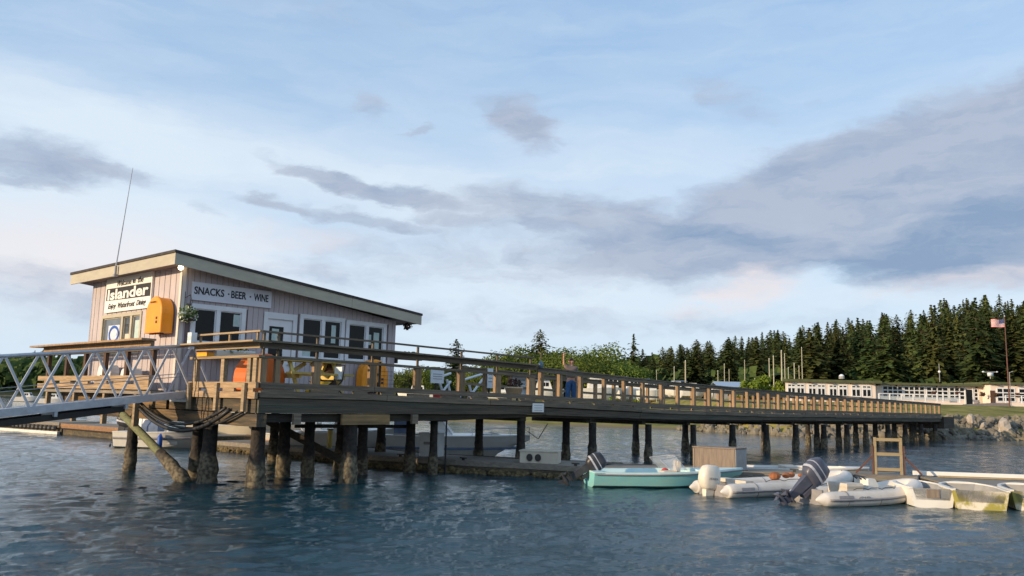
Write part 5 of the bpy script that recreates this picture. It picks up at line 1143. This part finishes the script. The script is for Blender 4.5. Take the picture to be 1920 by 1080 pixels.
def fx2(t,L,yv,r):
    m=MB(); m.loft([[(1.25+x,y,z) for x,y in((-.28*s,-.36*s),(.28*s,-.36*s),(.28*s,.36*s),(-.28*s,.36*s))] for s,z in((1,.16),(1,.42),(1.05,.48),(.95,.55))]); m.build('bench_seat','seat',t)
    m=MB(); m.loft([[(2.0+x,y,z) for x,y in((-.18,-.26),(.2*s,-.26),(.2*s,.26),(-.18,.26))] for s,z in((1,.16),(.9,.50),(.3,.66))]); m.build('console','gel',t)
    c=Vector((1.78,0,.66)); m=MB(); ax=Vector((.5,0,.85)).normalized(); e1=Vector((0,1,0)); e2=ax.cross(e1)
    m.tube([c+(e1*math.cos(2*PI*k/18)+e2*math.sin(2*PI*k/18))*.17 for k in range(19)],.018,6)
    for k in range(3): m.tube([c,c+(e1*math.cos(2*PI*k/3)+e2*math.sin(2*PI*k/3))*.17],.012,5)
    m.tube([c,c+Vector((.16,0,-.14))],.02,6); m.build('steering_wheel','black',t)
inflatable('longer white inflatable boat with white outboard and rusty gear inside',(5.95,24.25),(10.9,26.9),1.75,.22,('motorwhite','motorwhite',None),6,'HONDA',fx1,1.12,.22)
inflatable('white inflatable boat with steering wheel and tilted grey outboard, nearest the dinghies',(8.2,22.75),(11.75,24.15),1.6,.215,('motorgrey','motorgrey','silver'),52,None,fx2,1.14,.24,'CIB')
# another white boat behind the crate
t=thing('white_rowboat',(8.2,29.9,0),R(-4),'white open boat lying behind the plywood crate and inflatables','boat'); S=hull_sections(4.6,1.5,.42,stern=.9,keel=.14); hull(t,S,'gel','gel','gel',(.07,.8),.1); m=MB(); m.bb(1.6,2.1,-.6,.6,.34,.5); m.build('seat_cushion','seat',t)
def rope(label,p,q,sag,r=.018):
    m=MB(); p=Vector(p);q=Vector(q); m.tube([tuple(p.lerp(q,i/10)-Vector((0,0,sag*4*(i/10)*(1-i/10)))) for i in range(11)],r,5); o=m.build('mooring_rope','grey_wood',None,True); tag(o,label,'rope','mooring ropes')
rope('thin rope from the aqua skiff bow to the finger dock',(7.4,27.1,.55),(8.0,27.9,.45),.1)
rope('thin rope from the longer inflatable bow to the dock',(10.7,26.8,.6),(11.3,27.4,.45),.08)
rope('thin rope tying the inflatable with the steering wheel to the grey dock',(11.6,24.2,.55),(13.6,25.6,.4),.12)
rope('thin rope from the leftmost dinghy to the grey dock',(11.7,24.7,.5),(13.7,25.5,.4),.1)
rope('thin rope from the middle dinghy to the grey dock',(13.1,24.4,.5),(14.2,25.4,.4),.06)
# ------ larger boats behind the pier
def cabin(parent,x0,x1,w,z0,h,win='glass',fr=.45,bk=.15,mt='gel',canvas=None):
    m=MB(); m.loft([[(x0+bk*s,-w/2*(1-.1*s),z),(x1-fr*s,-w/2*(.86-.1*s),z),(x1+.1-fr*s,0,z),(x1-fr*s,w/2*(.86-.1*s),z),(x0+bk*s,w/2*(1-.1*s),z)] for s,z in((0,z0),(.25,z0+h*.3),(.9,z0+h*.92),(1,z0+h))]); m.build('cabin',mt,parent)
    m=MB()
    for sd in(-1,1):
        n=3
        for k in range(n):
            a=x0+.25+(x1-x0-.75)*k/n; b=a+(x1-x0-.75)/n-.08
            def pt(x,s): return (x, sd*((w/2*(1-.1*s))+(w/2*(.86-.1*s)-w/2*(1-.1*s))*((x-(x0+bk*s))/((x1-fr*s)-(x0+bk*s)))+.012), z0+h*(.3+.62*(s-.25)/.65))
            m.add([pt(a,.35),pt(b,.35),pt(b,.8),pt(a,.8)],[(0,1,2,3)])
        m.add([(x1-fr*.35+.015,sd*w/2*.78,z0+h*.42),(x1+.1-fr*.35+.02,sd*.03,z0+h*.42),(x1+.1-fr*.8+.02,sd*.03,z0+h*.85),(x1-fr*.8+.015,sd*w/2*.74,z0+h*.85)],[(0,1,2,3)])
    m.build('window',win,parent)
    if canvas:
        m=MB(); m.loft([[(x0-canvas*1.0+(x1-x0+canvas-fr)*f,-w/2,z0+h+.02),(x0-canvas+(x1-x0+canvas-fr)*f,0,z0+h+.16),(x0-canvas+(x1-x0+canvas-fr)*f,w/2,z0+h+.02)] for f in(0,.5,1)],cap=True); m.build('canvas_top','canvas',parent)
def rails(parent,S,i0,h=.45):
    m=MB()
    for s in(1,-1):
        pts=[(q['x']-.03,s*max(q['b']-.06,0),q['zs']+h*(.6+.4*q['t'])) for q in S[i0:]]; m.tube(pts,.016,5)
        for q,p in list(zip(S[i0:],pts))[::2]: m.tube([(p[0],p[1],q['zs']+.03),p],.012,5)
    m.build('bow_rail','alu',parent)
# left skiff with outboards
t=thing('fishing_skiff',(-18.3,39.4,0),R(-4),'long low white fishing skiff with blue fender left of the twin pier piles','boat'); S=hull_sections(4.1,1.9,.72,keel=.2,sheer=.25,full=2.6); hull(t,S,'gel','gel','gel',(.1,.75),.2)
m=MB()
for s in(-1,1): m.loft([[(q['x'],s*(q['b']*.93+.012),q['zs']*.62-.05),(q['x'],s*(q['b']*.94+.03),q['zs']*.62),(q['x'],s*(q['b']*.93+.012),q['zs']*.62+.05)] for q in S[:14]])
m.build('rub_strake','rubgrey',t)
outboard(t,-.05,.8,12,'motorblack','motorblack',1.25,'silver',y=.4); 
m=MB(); m.loft([[(1.5+x*s,y*s,z) for x,y in((-.4,-.35),(.4,-.35),(.4,.35),(-.4,.35))] for s,z in((1,.2),(1,1.0),(.7,1.3))]); m.build('console','canvas',t)
m=MB(); m.tube([(1.2,-.5,.7),(1.2,-.5,1.5),(1.2,.5,1.5),(1.2,.5,.7)],.025,6); m.build('grab_frame','alu',t)
m=MB(); m.tube([(2.4,-.98,.7),(2.4,-1.03,.55),(2.4,-1.03,.05),(2.4,-1.0,-.1)],[.03,.12,.12,.04],8); m.build('fender','blue',t,True)
# cabin cruiser between piles
t=thing('cabin_cruiser',(-15.9,41.9,0),R(3),'cream hulled cabin cruiser with white wheelhouse under the pier end','boat'); S=hull_sections(6.4,2.5,1.05,keel=.3,sheer=.25); hull(t,S,'gelcream','gel','gel',(.05,.35),.4); cabin(t,2.0,4.3,1.9,1.15,1.15); rails(t,S,9); outboard(t,-.05,1.0,0,'motorblack','motorblack',1.3)
m=MB(); m.tube([(2.3,0,2.2),(2.2,0,3.6)],.02,5); m.build('aerial','white',t)
t=thing('runabout',(-12.2,40.6,0),R(-3),'white runabout with light orange stripe seen between the pier piles','boat'); S=hull_sections(5.0,1.9,.75,keel=.2); hull(t,S,'gel','gel','seat',(.06,.5),.25); ws_(t,S,9,.5); outboard(t,-.05,.8,0,'motorblack','motorblack',1.15,'silver'); m=MB()
for s in(-1,1): m.loft([[(q['x'],s*(q['b']*.92+.012),q['zs']*.55-.06),(q['x'],s*(q['b']*.92+.02),q['zs']*.55),(q['x'],s*(q['b']*.92+.012),q['zs']*.55+.06)] for q in S[:13]])
m.build('stripe',mat('light orange stripe',(.65,.33,.14),(.55,.28,.12),3,.5),t)
t=thing('tall_white_boat',(-9.8,37.4,0),R(8),'white boat with high bow and gear on deck beyond the short yellowish post','boat'); S=hull_sections(5.4,2.1,.95,keel=.25,sheer=.5); hull(t,S,'gel','gel','gel',(.06,.4),.3); cabin(t,1.9,3.5,1.5,1.05,.8); rails(t,S,9,.5)
m=MB(); m.tube([(1.0,-.5,1),(.7,-.3,2.6)],.02,5); m.tube([(1.0,.5,1),(1.5,.3,2.5)],.02,5); m.build('fishing_rod_pole','alu',t)
# centre cruiser with canvas
t=thing('cuddy_cruiser',(-5.6,37.2,0),R(5),'white cuddy cruiser with grey blue canvas top moored behind the dock','boat'); S=hull_sections(6.6,2.3,.95,keel=.3,sheer=.12,rake=2.6,full=1.8,fl=.72); hull(t,S,'gel','gel','seat',(.05,.42),.3)
m=MB()
for s in(-1,1): m.loft([[(q['x'],s*(q['b']*.9+.01),q['zs']*.45-.05),(q['x'],s*(q['b']*.9+.02),q['zs']*.45),(q['x'],s*(q['b']*.9+.01),q['zs']*.45+.05)] for q in S[:15]])
m.build('dark_stripe','canvas',t)
ws_(t,S,7,.62,rake=.5); rails(t,S,9,.35); m=MB(); m.loft([[(x,-.95,z),(x,0,z+.14),(x,.95,z)] for x,z in((.5,1.62),(1.6,1.75),(2.7,1.66))],cap=True); m.loft([[(x,y,z) for y in(-.95,-.93)]+[(x,y,z2) for y in(-.93,-.95)] for x,z,z2 in((.5,1.05,1.62),(1.4,1.05,1.7))]); m.build('canvas_top','canvas',t)
q=S[11]; m=MB(); 
for k in(-1,1): m.add([(q['x']-.5,k*.15,q['zs']+.14),(q['x']+.35,k*.12,q['zs']+.13),(q['x']+.35,k*.45,q['zs']+.10),(q['x']-.5,k*.62,q['zs']+.10)],[(0,1,2,3)])
m.split('hatch','glass',t)
m=MB(); m.tube([(6.5,-.0,1.2),(6.9,-.6,.9),(7.2,-1.4,1.6)],.02,5); m.build('mooring_line','black',t)
text('lettering','WN 4218 LB',1.1,.16,t,(3.9,-1.10,.70),(1,0,0),(0,0,1),'blackpaint',off=.01) if False else None
# far small boats
for (px,py,Yb,lab) in((170,771,105,'small white open boat floating far off below the gangway'),(28,746,170,'little white cabin boat far off under the gangway left end'),(75,746,150,'low white boat far off beyond the gangway diagonals')):
    p=atz(px,py+ (0),0) if py>760 else aty(px,py,Yb); t=thing('small_boat',(p.x,p.y,0),R(4),lab,'boat'); S=hull_sections(5.5,1.9,.9,keel=.2); hull(t,S,'gel','gel','gel',(.1,.6),.3); 
    if px<100: cabin(t,1.6,3.4,1.4,.95,.9)
# boat yard behind the pier: hauled-out cruisers
YARD=[(1080,1160,705,749,126,'hauled out cruiser with pale grey top right beside the person'),(1150,1222,708,751,131,'long white hauled out boat with yellowish shrub below'),(1196,1246,712,753,124,'white hauled out cabin boat with dark window'),(1238,1290,714,754,132,'white hauled out boat with black side window'),(1276,1326,718,757,125,'small white hauled out boat behind thin posts'),(1316,1368,722,758,133,'low white hauled out boat with grey cover near the shed'),(985,1058,712,749,130,'white hauled out boat just left of the person'),(745,815,722,752,122,'low grey white boat on shore right of the snack bar'),(1356,1396,741,760,124,'little white covered boat beside the red brown shed'),(1100,1180,703,748,139,'tall white cruiser standing behind the other hauled out boats'),(905,985,722,749,133,'white boat on shore below the dark fir')]
for i,(x0,x1,y0,y1,Y,lab) in enumerate(YARD):
    a=aty(x0,y1,Y); b=aty(x1,y1,Y); L=b.x-a.x; zt_=aty((x0+x1)/2,y0,Y).z; g_=ground((a.x+b.x)/2,Y); base=max(g_,a.z-.2)
    t=thing('hauled_out_boat',(a.x,Y,base+.35),R((-1)**i*4) if i%2==0 else R(180+3),lab,'boat','boats hauled out in the boat yard')
    if i%2: t.location.x=b.x
    H=max(.8,(zt_-base)*.40); S=hull_sections(L,2.6,H,n=12,keel=.3); hull(t,S,'gel','gel','gel',(.05,.3),.3)
    if zt_-base>2.0: cabin(t,L*.28,L*.68,1.9,H*1.05,max(.7,(zt_-base)*.42),canvas=(L*.22 if i in(0,1,3,5,6,9) else None))
    m=MB()
    for k in(.2,.5,.75): m.bb(L*k-.12,L*k+.12,-.6,.6,-.9,-.32)
    m.split('keel_block','brownwood',t)
# ------------------------------------------------------------ restaurant
Rr=thing('restaurant',(35,106,3.2),0,'long low pale pink waterfront restaurant with mossy flat roof and many white windows','building')
def rb(m,x0,x1,y0,y1,z0,z1,mi=0): m.bb(x0-35,x1-35,y0-106,y1-106,z0-3.2,z1-3.2,mi)
m=MB(); m.prism([(.1,-1),(11.6,-1),(14.5,8),(3.6,8)],lambda p,z:(p[0],p[1],z),-.8,2.52); m.build('left_wing_wall','cream_wall',Rr)
m=MB(); rb(m,46.6,61.4,107.2,116,2.4,5.68); m.build('middle_wing_wall','cream_wall',Rr)
m=MB(); rb(m,61.4,78,105.2,116,2.4,5.98); m.build('right_wing_wall','cream_wall',Rr)
for x0,x1,y0,zz in((34.6,47.3,104.6,5.72),(46.6,61.4,106.5,5.68),(61.0,78,104.8,5.985)):
    m=MB(); sk=4.4 if x0<40 else 0; m.prism([(x0-35,y0-106),(x1-35,y0-106),(x1-35+sk,10.8),(x0-35+sk,10.8)],lambda p,z:(p[0],p[1],z),zz-3.196+(.004 if x0>46 and x0<50 else 0),zz-3.2+(.36 if x0<40 else .30)); m.build('roof','mossroof',Rr)
    m=MB(); 
    x=x0+1
    while x<x1-.5: rb(m,x,x+.28,y0-.1,y0+1.2,zz-.14,zz); x+=2.6
    m.split('rafter_end','brownwood',Rr)
def gw(x0,x1,z0,z1,cols,rows,y,split=None):
    m=MB(); fr=.13; m_=MB(); w=(x1-x0)/cols
    zs=[z0+(z1-z0)*k/rows for k in range(rows+1)] if split is None else split
    for c in range(cols+1): rb(m,x0+w*c-fr/2,x0+w*c+fr/2,y-.05,y+.01,z0-fr/2,z1+fr/2)
    for z in zs:
        for c in range(cols): rb(m,x0+w*c+fr/2,x0+w*(c+1)-fr/2,y-.045,y+.01,z-fr/2,z+fr/2)
    o=m.build('window','white',Rr)
    for c in range(cols):
        for k in range(len(zs)-1): rb(m_,x0+w*c+fr/2,x0+w*(c+1)-fr/2,y-.02,y-.005,zs[k]+fr/2,zs[k+1]-fr/2)
    m_.build('pane','glass',o)
X=lambda px:(aty(px,730,105).x)
for a,b in((1477,1491),(1494,1508),(1516,1530),(1533,1547),(1555,1569),(1573,1588),(1597,1613),(1617,1633)): gw(X(a),X(b),4.05,5.42,2,2,105,[4.05,4.98,5.12,5.42] )
X2=lambda px:aty(px,730,107.2).x
for a,b,c in((1655,1692,4),(1695,1733,4),(1737,1777,4),(1780,1808,3)): gw(X2(a),X2(b),4.0,5.52,c,3,107.2)
for a,b,c in((1826,1833,1),(1846,1852,1)): gw(X2(a),X2(b),3.9,5.42,c,3,107.2)
X3=lambda px:aty(px,730,105.2).x
for a,b,c in((1869,1902,3),(1910,1950,3),(1958,1995,3)): gw(X3(a),X3(b),3.85,5.5,c,3,105.2)
m=MB(); rb(m,X2(1810),X2(1822),107.12,107.19,3.3,5.3); dd=m.build('door','glass',Rr); m=MB(); rb(m,X2(1809)-.1,X2(1809)+.05,107.08,107.19,3.3,5.45); rb(m,X2(1822),X2(1822)+.15,107.08,107.19,3.3,5.45); m.build('door_frame','white',dd)
m=MB(); rb(m,X2(1834),X2(1845),107.05,107.19,3.3,5.1); m.build('panel_door','cream',Rr)
m=MB(); rb(m,X3(1856),X3(1864),105.1,105.19,3.4,5.2); m.build('side_door','brownwood',Rr)
# flower boxes on the facade
rg=random.Random(3)
for cx in(X2(1735),X2(1778),X2(1824),X3(1866),X3(1905)):
    m=MB()
    for i in range(30): m.sph((cx-35+rg.uniform(-.3,.3),-1+rg.uniform(-.15,.15),1.5+rg.uniform(-.2,.2)),.10,nu=5,nv=3)
    m.build('hanging_flowers','redleaf',Rr)
tf=thing('terrace_fence',(46.8,103.6,3.2),0,'white post and glass fence round the restaurant terrace','fence')
for px in(1648,1668,1690,1712,1735,1757,1768,1799): m=MB(); x=aty(px,740,103.6).x-46.8; m.bb(x-.07,x+.07,-.06,.06,-.1,1.5 if px>1750 else 1.25); m.build('post','white',tf)
m=MB(); xa=aty(1648,740,103.6).x-46.8; xb=aty(1799,740,103.6).x-46.8; m.bb(xa,xb,-.05,.05,1.25,1.33); m.build('rail','white',tf)
m=MB(); m.bb(xa,xb,-.01,.01,.5,1.0); m.build('glass_panel','glassclear',tf)
m=MB(); m.bb(xb-3.0,xb+.3,-.1,.1,-.6,.35); m.build('low_wall','cream_wall',tf)
tw=thing('terrace_wall',(62,102.4,3.2),0,'low cream wall with white posts in front of the right wing of the restaurant','wall')
m=MB(); m.bb(-.6,16,-.1,.1,-.6,.42); m.build('wall_panel','cream_wall',tw)
for k in range(8): m=MB(); m.bb(-.5+k*2,-.38+k*2,-.05,.05,.42,1.35); m.build('post','white',tw)
m=MB(); m.bb(-.5,15,-.05,.05,1.352,1.42); m.build('rail','white',tw)
rp=MB(); rp.loft([[(54,101,2.9),(54,105,2.9),(54,105,3.1),(54,101,3.1)],[(61.2,101,3.2),(61.2,105,3.2),(61.2,105,3.62),(61.2,101,3.62)]]); o=rp.build('ramp_path','asphalt'); tag(o,'grey ramp leading up to the restaurant door','path',kind='structure')
for n_,px,py,Y,lab,cat in(('roof_vent',1578,706,107,'white domed vent on the left wing roof','vent'),('roof_antenna',1762,712,108,'thin antenna with white ball on the middle roof','antenna'),('roof_camera_mast',1857,706,108,'small white dish and arms on the right roof','dish')):
    p=aty(px,py,Y); t=thing(n_,p,0,lab,cat)
    if n_=='roof_vent': m=MB(); m.sph((0,0,.0),.34,.34,.3); m.build('dome','white',t,True); m=MB(); m.tube([(0,0,-.3),(0,0,.05)],.35,10); m.build('collar','greypaint',t)
    elif n_=='roof_antenna': m=MB(); m.tube([(0,0,-.3),(0,0,2.1)],.045,5); m.build('mast','greypaint',t); m=MB(); m.sph((0,0,1.05),.17); m.build('ball','white',t,True)
    else:
        m=MB(); m.tube([(-.9,0,.55),(.9,0,.6)],.06,5); m.tube([(0,0,-.3),(0,0,.6)],.07,6); m.build('arm','greypaint',t); m=MB(); m.sph((-.9,0,.6),.18,.1,.11); m.sph((.9,0,.62),.14,.1,.09); m.bb(-.35,.35,-.1,.1,.05,.5); m.build('dish','paperw',t,True)
# flagpole
p0=aty(1893,757,97); p1=aty(1885,594,97); t=thing('flagpole',(p0.x,p0.y,3.1),0,'tall thin reddish flagpole flying a small flag in front of the restaurant','flagpole')
hh=p1.z-3.1; m=MB(); m.tube([(0,0,0),(0,0,hh*.5),(0,0,hh)],[.09,.07,.04],8); m.build('pole','rust',t); m=MB(); m.sph((0,0,hh+.08),.09); m.build('finial','silver',t)
fl2=MB(); fw,fh=1.55,.98
zf=hh-.25
def fp(a,b): return (-.05-a*fw,.12*math.sin(a*7)*a,zf-b*fh-.10*a-.05*math.sin(a*5))
for s in range(13):
    for k in range(12):
        if s<7 and k<5: mi=2
        else: mi=0 if s%2==0 else 1
        a0,a1,b0,b1=k/12,(k+1)/12,s/13,(s+1)/13; fl2.add([fp(a0,b0),fp(a1,b0),fp(a1,b1),fp(a0,b1)],[(0,1,2,3)],mi)
fg=fl2.build('flag',['flagred','flagwhite','flagblue'],t)
m=MB()
for r_ in range(5):
    for c_ in range(6):
        a,b=(.03+c_*.065),(.05+r_*.10); x,y,z=fp(a,b)
        for dy in(-.012,.012): m.add([(x-.016,y+dy,z),(x,y+dy,z-.02),(x+.016,y+dy,z),(x,y+dy,z+.02)],[(0,1,2,3)])
m.build('stars','flagwhite',fg)
lp2=thing('lamp_post',(aty(1896,757,99).x,99,3.1),0,'thin grey lamp post just right of the flagpole','lamp post'); m=MB(); m.tube([(0,0,0),(0,0,4.2)],.04,6); m.build('post_shaft','greypaint',lp2); m=MB(); m.tube([(0,0,4.1),(.35,0,4.3)],.03,5); m.sph((.38,0,4.26),.12,.08,.06); m.build('lamp_head','greypaint',lp2)
# shed, pale blue roof, poles
t=thing('shed',(aty(1430,758,118).x,118,2.6),0,'low red brown shed left of the restaurant behind the pier rail','shed'); m=MB(); m.bb(-3.4,3.0,0,4,-.4,1.15); m.build('wall','shedred',t); m=MB(); m.bb(-3.7,3.3,-.3,4.3,1.153,1.3); m.build('roof','greypaint',t)
m=MB(); 
for x in(-1.6,.9): m.bb(x,x+.9,-.02,-.003,.5,.9)
m.build('opening','black',t)
t=thing('blue_roof_building',(aty(1373,745,122).x,122,2.9),0,'small building with pale blue metal roof left of the bright bushes','building'); m=MB(); m.bb(-1.9,1.9,.2,4,-.6,2.4); m.build('wall','greypaint',t); m=MB(); m.prism([(-.4,2.35),(2.1,3.15),(4.6,2.35),(2.1,3.05)],lambda p,x:(x,p[0],p[1]),-2.3,2.2); m.loft([[(x,-.35,2.36),(x,2.1,3.14),(x,2.1,3.19),(x,-.35,2.41)] for x in(-2.3,2.2)]); m.build('roof','paleblueroof',t); m=MB(); m.bb(-.6,.4,.17,.197,1.0,1.8); m.build('window','glass',t)
MA=[(1231,696,.10),(1264,688,.16),(1285,677,.24),(1346,696,.16),(1358,683,.14),(1367,694,.12),(1396,676,.13),(1442,673,.2),(1450,668,.2),(1465,658,.28),(1471,664,.16),(1478,690,.14),(1489,682,.2),(1498,687,.14),(1503,652,.16),(1415,710,.1)]
DES=['short faint','slim','thick tall','stubby','slender','faint','tall lone','blunt topped','bent looking','thickest and tallest','thin close set','short thick','broad stubby','shortish','tallest slim','very short']
WH=['above the rail left of the other pale poles','left of the thick pole over the white boats','over the white boats left of the hillside middle','left of the pale blue roof','rising behind the pale blue roof','just right of the pole behind the blue roof','at the right end of the pale blue roof','first of the cluster left of the restaurant','second of the cluster left of the restaurant','of the cluster left of the restaurant corner','touching the thickest pole on its right','just right of the thin close set one','over the restaurant left roof corner','between two others above the restaurant roof end','above the left part of the restaurant roof','inside the bright green bush']
for i,(px,py,r) in enumerate(MA):
    Y=122+(i*7)%11; p=aty(px,py,Y); g_=ground(p.x,Y); t=thing('pale_pole',(p.x,Y,g_),0,DES[i]+' pale pole '+WH[i],'pole','pale poles by the marina'); m=MB(); h_=p.z-g_; r*=.42; m.tube([(0,0,-.5),(0,0,h_*.5),(0,0,h_)],[r*1.15,r,r*.8],7); m.build('pole_shaft','polewood',t); 
    m=MB(); m.tube([(0,0,h_),(0,0,h_+.12)],[r*.85,r*.4],7); m.build('pole_cap','white',t)
# garden clutter yellowish shrubs under boats
BY=broad_mesh(3,5,21,'bush',500,.2,6)
for px,py,Y,lab in((1150,738,120,'yellowish shrub below the hauled out boats beside the thin post'),(1192,742,120,'yellowish shrub below the long white hauled out boat')):
    p=aty(px,py,Y); g_=ground(p.x,p.y); place_tree('shrub',BY,(p.x,p.y,g_-.2),max(.9,p.z-g_),px,lab,'shrub','yellowish shrubs in the boat yard')
# ------------------------------------------------------------ person
def skinned(name,verts,edges,rad,mt,parent=None,sub=2):
    me=bpy.data.meshes.new(name); me.from_pydata(verts,edges,[]); me.materials.append(M[mt]); o=bpy.data.objects.new(name,me); C.objects.link(o); o.parent=parent
    s=o.modifiers.new('skin','SKIN'); s.use_smooth_shade=True
    sv=me.skin_vertices[0].data
    for i,r in enumerate(rad): sv[i].radius=(r,r) if not isinstance(r,tuple) else r
    sv[0].use_root=True
    u=o.modifiers.new('sub','SUBSURF'); u.levels=sub; u.render_levels=sub; return o
pe=thing('person',W(12.2,1.2,2.43),R(196),'person in brown grey shirt and blue jeans on the pier, one arm raised','person')
pe.scale=(-1.12,1.12,1.12)
# local: +y forward (face), x right; metres
bv=[(0,0,.98),(0,.0,1.12),(0,-.01,1.28),(0,0,1.42),(0,.0,1.50),(0,.015,1.56),(0,.02,1.63),(0,.02,1.71),
 (.17,0,1.42),(.23,.03,1.16),(.20,.16,.95),(.19,.20,.87),
 (-.17,0,1.43),(-.33,.10,1.55),(-.36,.16,1.79),(-.36,.17,1.86),
 (.10,0,.92),(.11,.02,.52),(.11,-.01,.10),(.12,.10,.04),(-.10,0,.92),(-.13,.03,.52),(-.14,.0,.10),(-.15,.11,.04)]
be=[(0,1),(1,2),(2,3),(3,4),(4,5),(5,6),(6,7),(3,8),(8,9),(9,10),(10,11),(3,12),(12,13),(13,14),(14,15),(0,16),(16,17),(17,18),(18,19),(0,20),(20,21),(21,22),(22,23)]
brd=[.12,.11,.12,.10,.055,.055,.095,.08,.06,.042,.03,.035,.06,.042,.03,.035,.09,.06,.042,.035,.09,.06,.042,.035]
body=skinned('body',bv,be,brd,'skin',pe)
skinned('shirt',[(0,0,1.0),(0,0,1.15),(0,-.01,1.3),(0,0,1.42),(.18,0,1.41),(.225,.02,1.22),(-.18,0,1.42),(-.29,.07,1.52)],[(0,1),(1,2),(2,3),(3,4),(4,5),(3,6),(6,7)],[(.20,.17),(.195,.17),(.21,.175),(.185,.15),.10,.085,.10,.085],'shirt',pe)
skinned('jeans',[(0,0,1.0),(0,0,.93),(.10,0,.88),(.11,.02,.52),(.11,-.01,.12),(-.10,0,.88),(-.13,.03,.52),(-.14,0,.12)],[(0,1),(1,2),(2,3),(3,4),(1,5),(5,6),(6,7)],[(.185,.155),(.19,.16),.125,.10,.088,.125,.10,.088],'jeans',pe)
for x,y in((.11,.05),(-.15,.06)):
    m=MB(); m.sph((x,y,.05),.055,.14,.055); m.build('shoe','brownwood',pe,True)
m=MB(); m.sph((0,-.012,1.70),.098,.108,.10); m.build('hair','hair',pe,True)
m=MB(); m.loft([[(s*.012,.105,1.655+.0),(0,.13,1.635),(-s*.012,.105,1.655)] for s in(1,.8)],cap=False); m.sph((0,.113,1.645),.014,.02,.025); m.build('nose','skin',pe,True)
for x in(-.035,.035): m=MB(); m.sph((x,.103,1.665),.012,.008,.008); m.build('eye','blackpaint',pe)
m=MB(); m.sph((0,.105,1.60),.026,.008,.007); m.build('mouth','red',pe)
for x in(-.1,.1): m=MB(); m.sph((x,.01,1.65),.014,.022,.032); m.build('ear','skin',pe)
def hand(o,up,fw,side):
    o=Vector(o);up=Vector(up).normalized();fw=Vector(fw).normalized();sd=up.cross(fw)*side
    for k,(off,l) in enumerate(((-.03,.07),(-.01,.08),(.01,.076),(.03,.06))):
        b_=o+sd*off+up*.03; skinned('finger',[b_,b_+up*l*.5,b_+up*l*.85+fw*l*.35],[(0,1),(1,2)],[.010,.009,.008],'skin',body,1)
    skinned('thumb',[o-sd*.035-up*.0,o-sd*.06+up*.03,o-sd*.055+up*.055+fw*.02],[(0,1),(1,2)],[.011,.010,.009],'skin',body,1)
    m=MB(); m.sph(o,.042,.022,.045); m.build('palm','skin',body,True)
hand((-.36,.18,1.89),(0,.15,1),(0,1,-.1),1); hand((.19,.21,.84),(0,.1,-1),(-.5,1,0),-1)
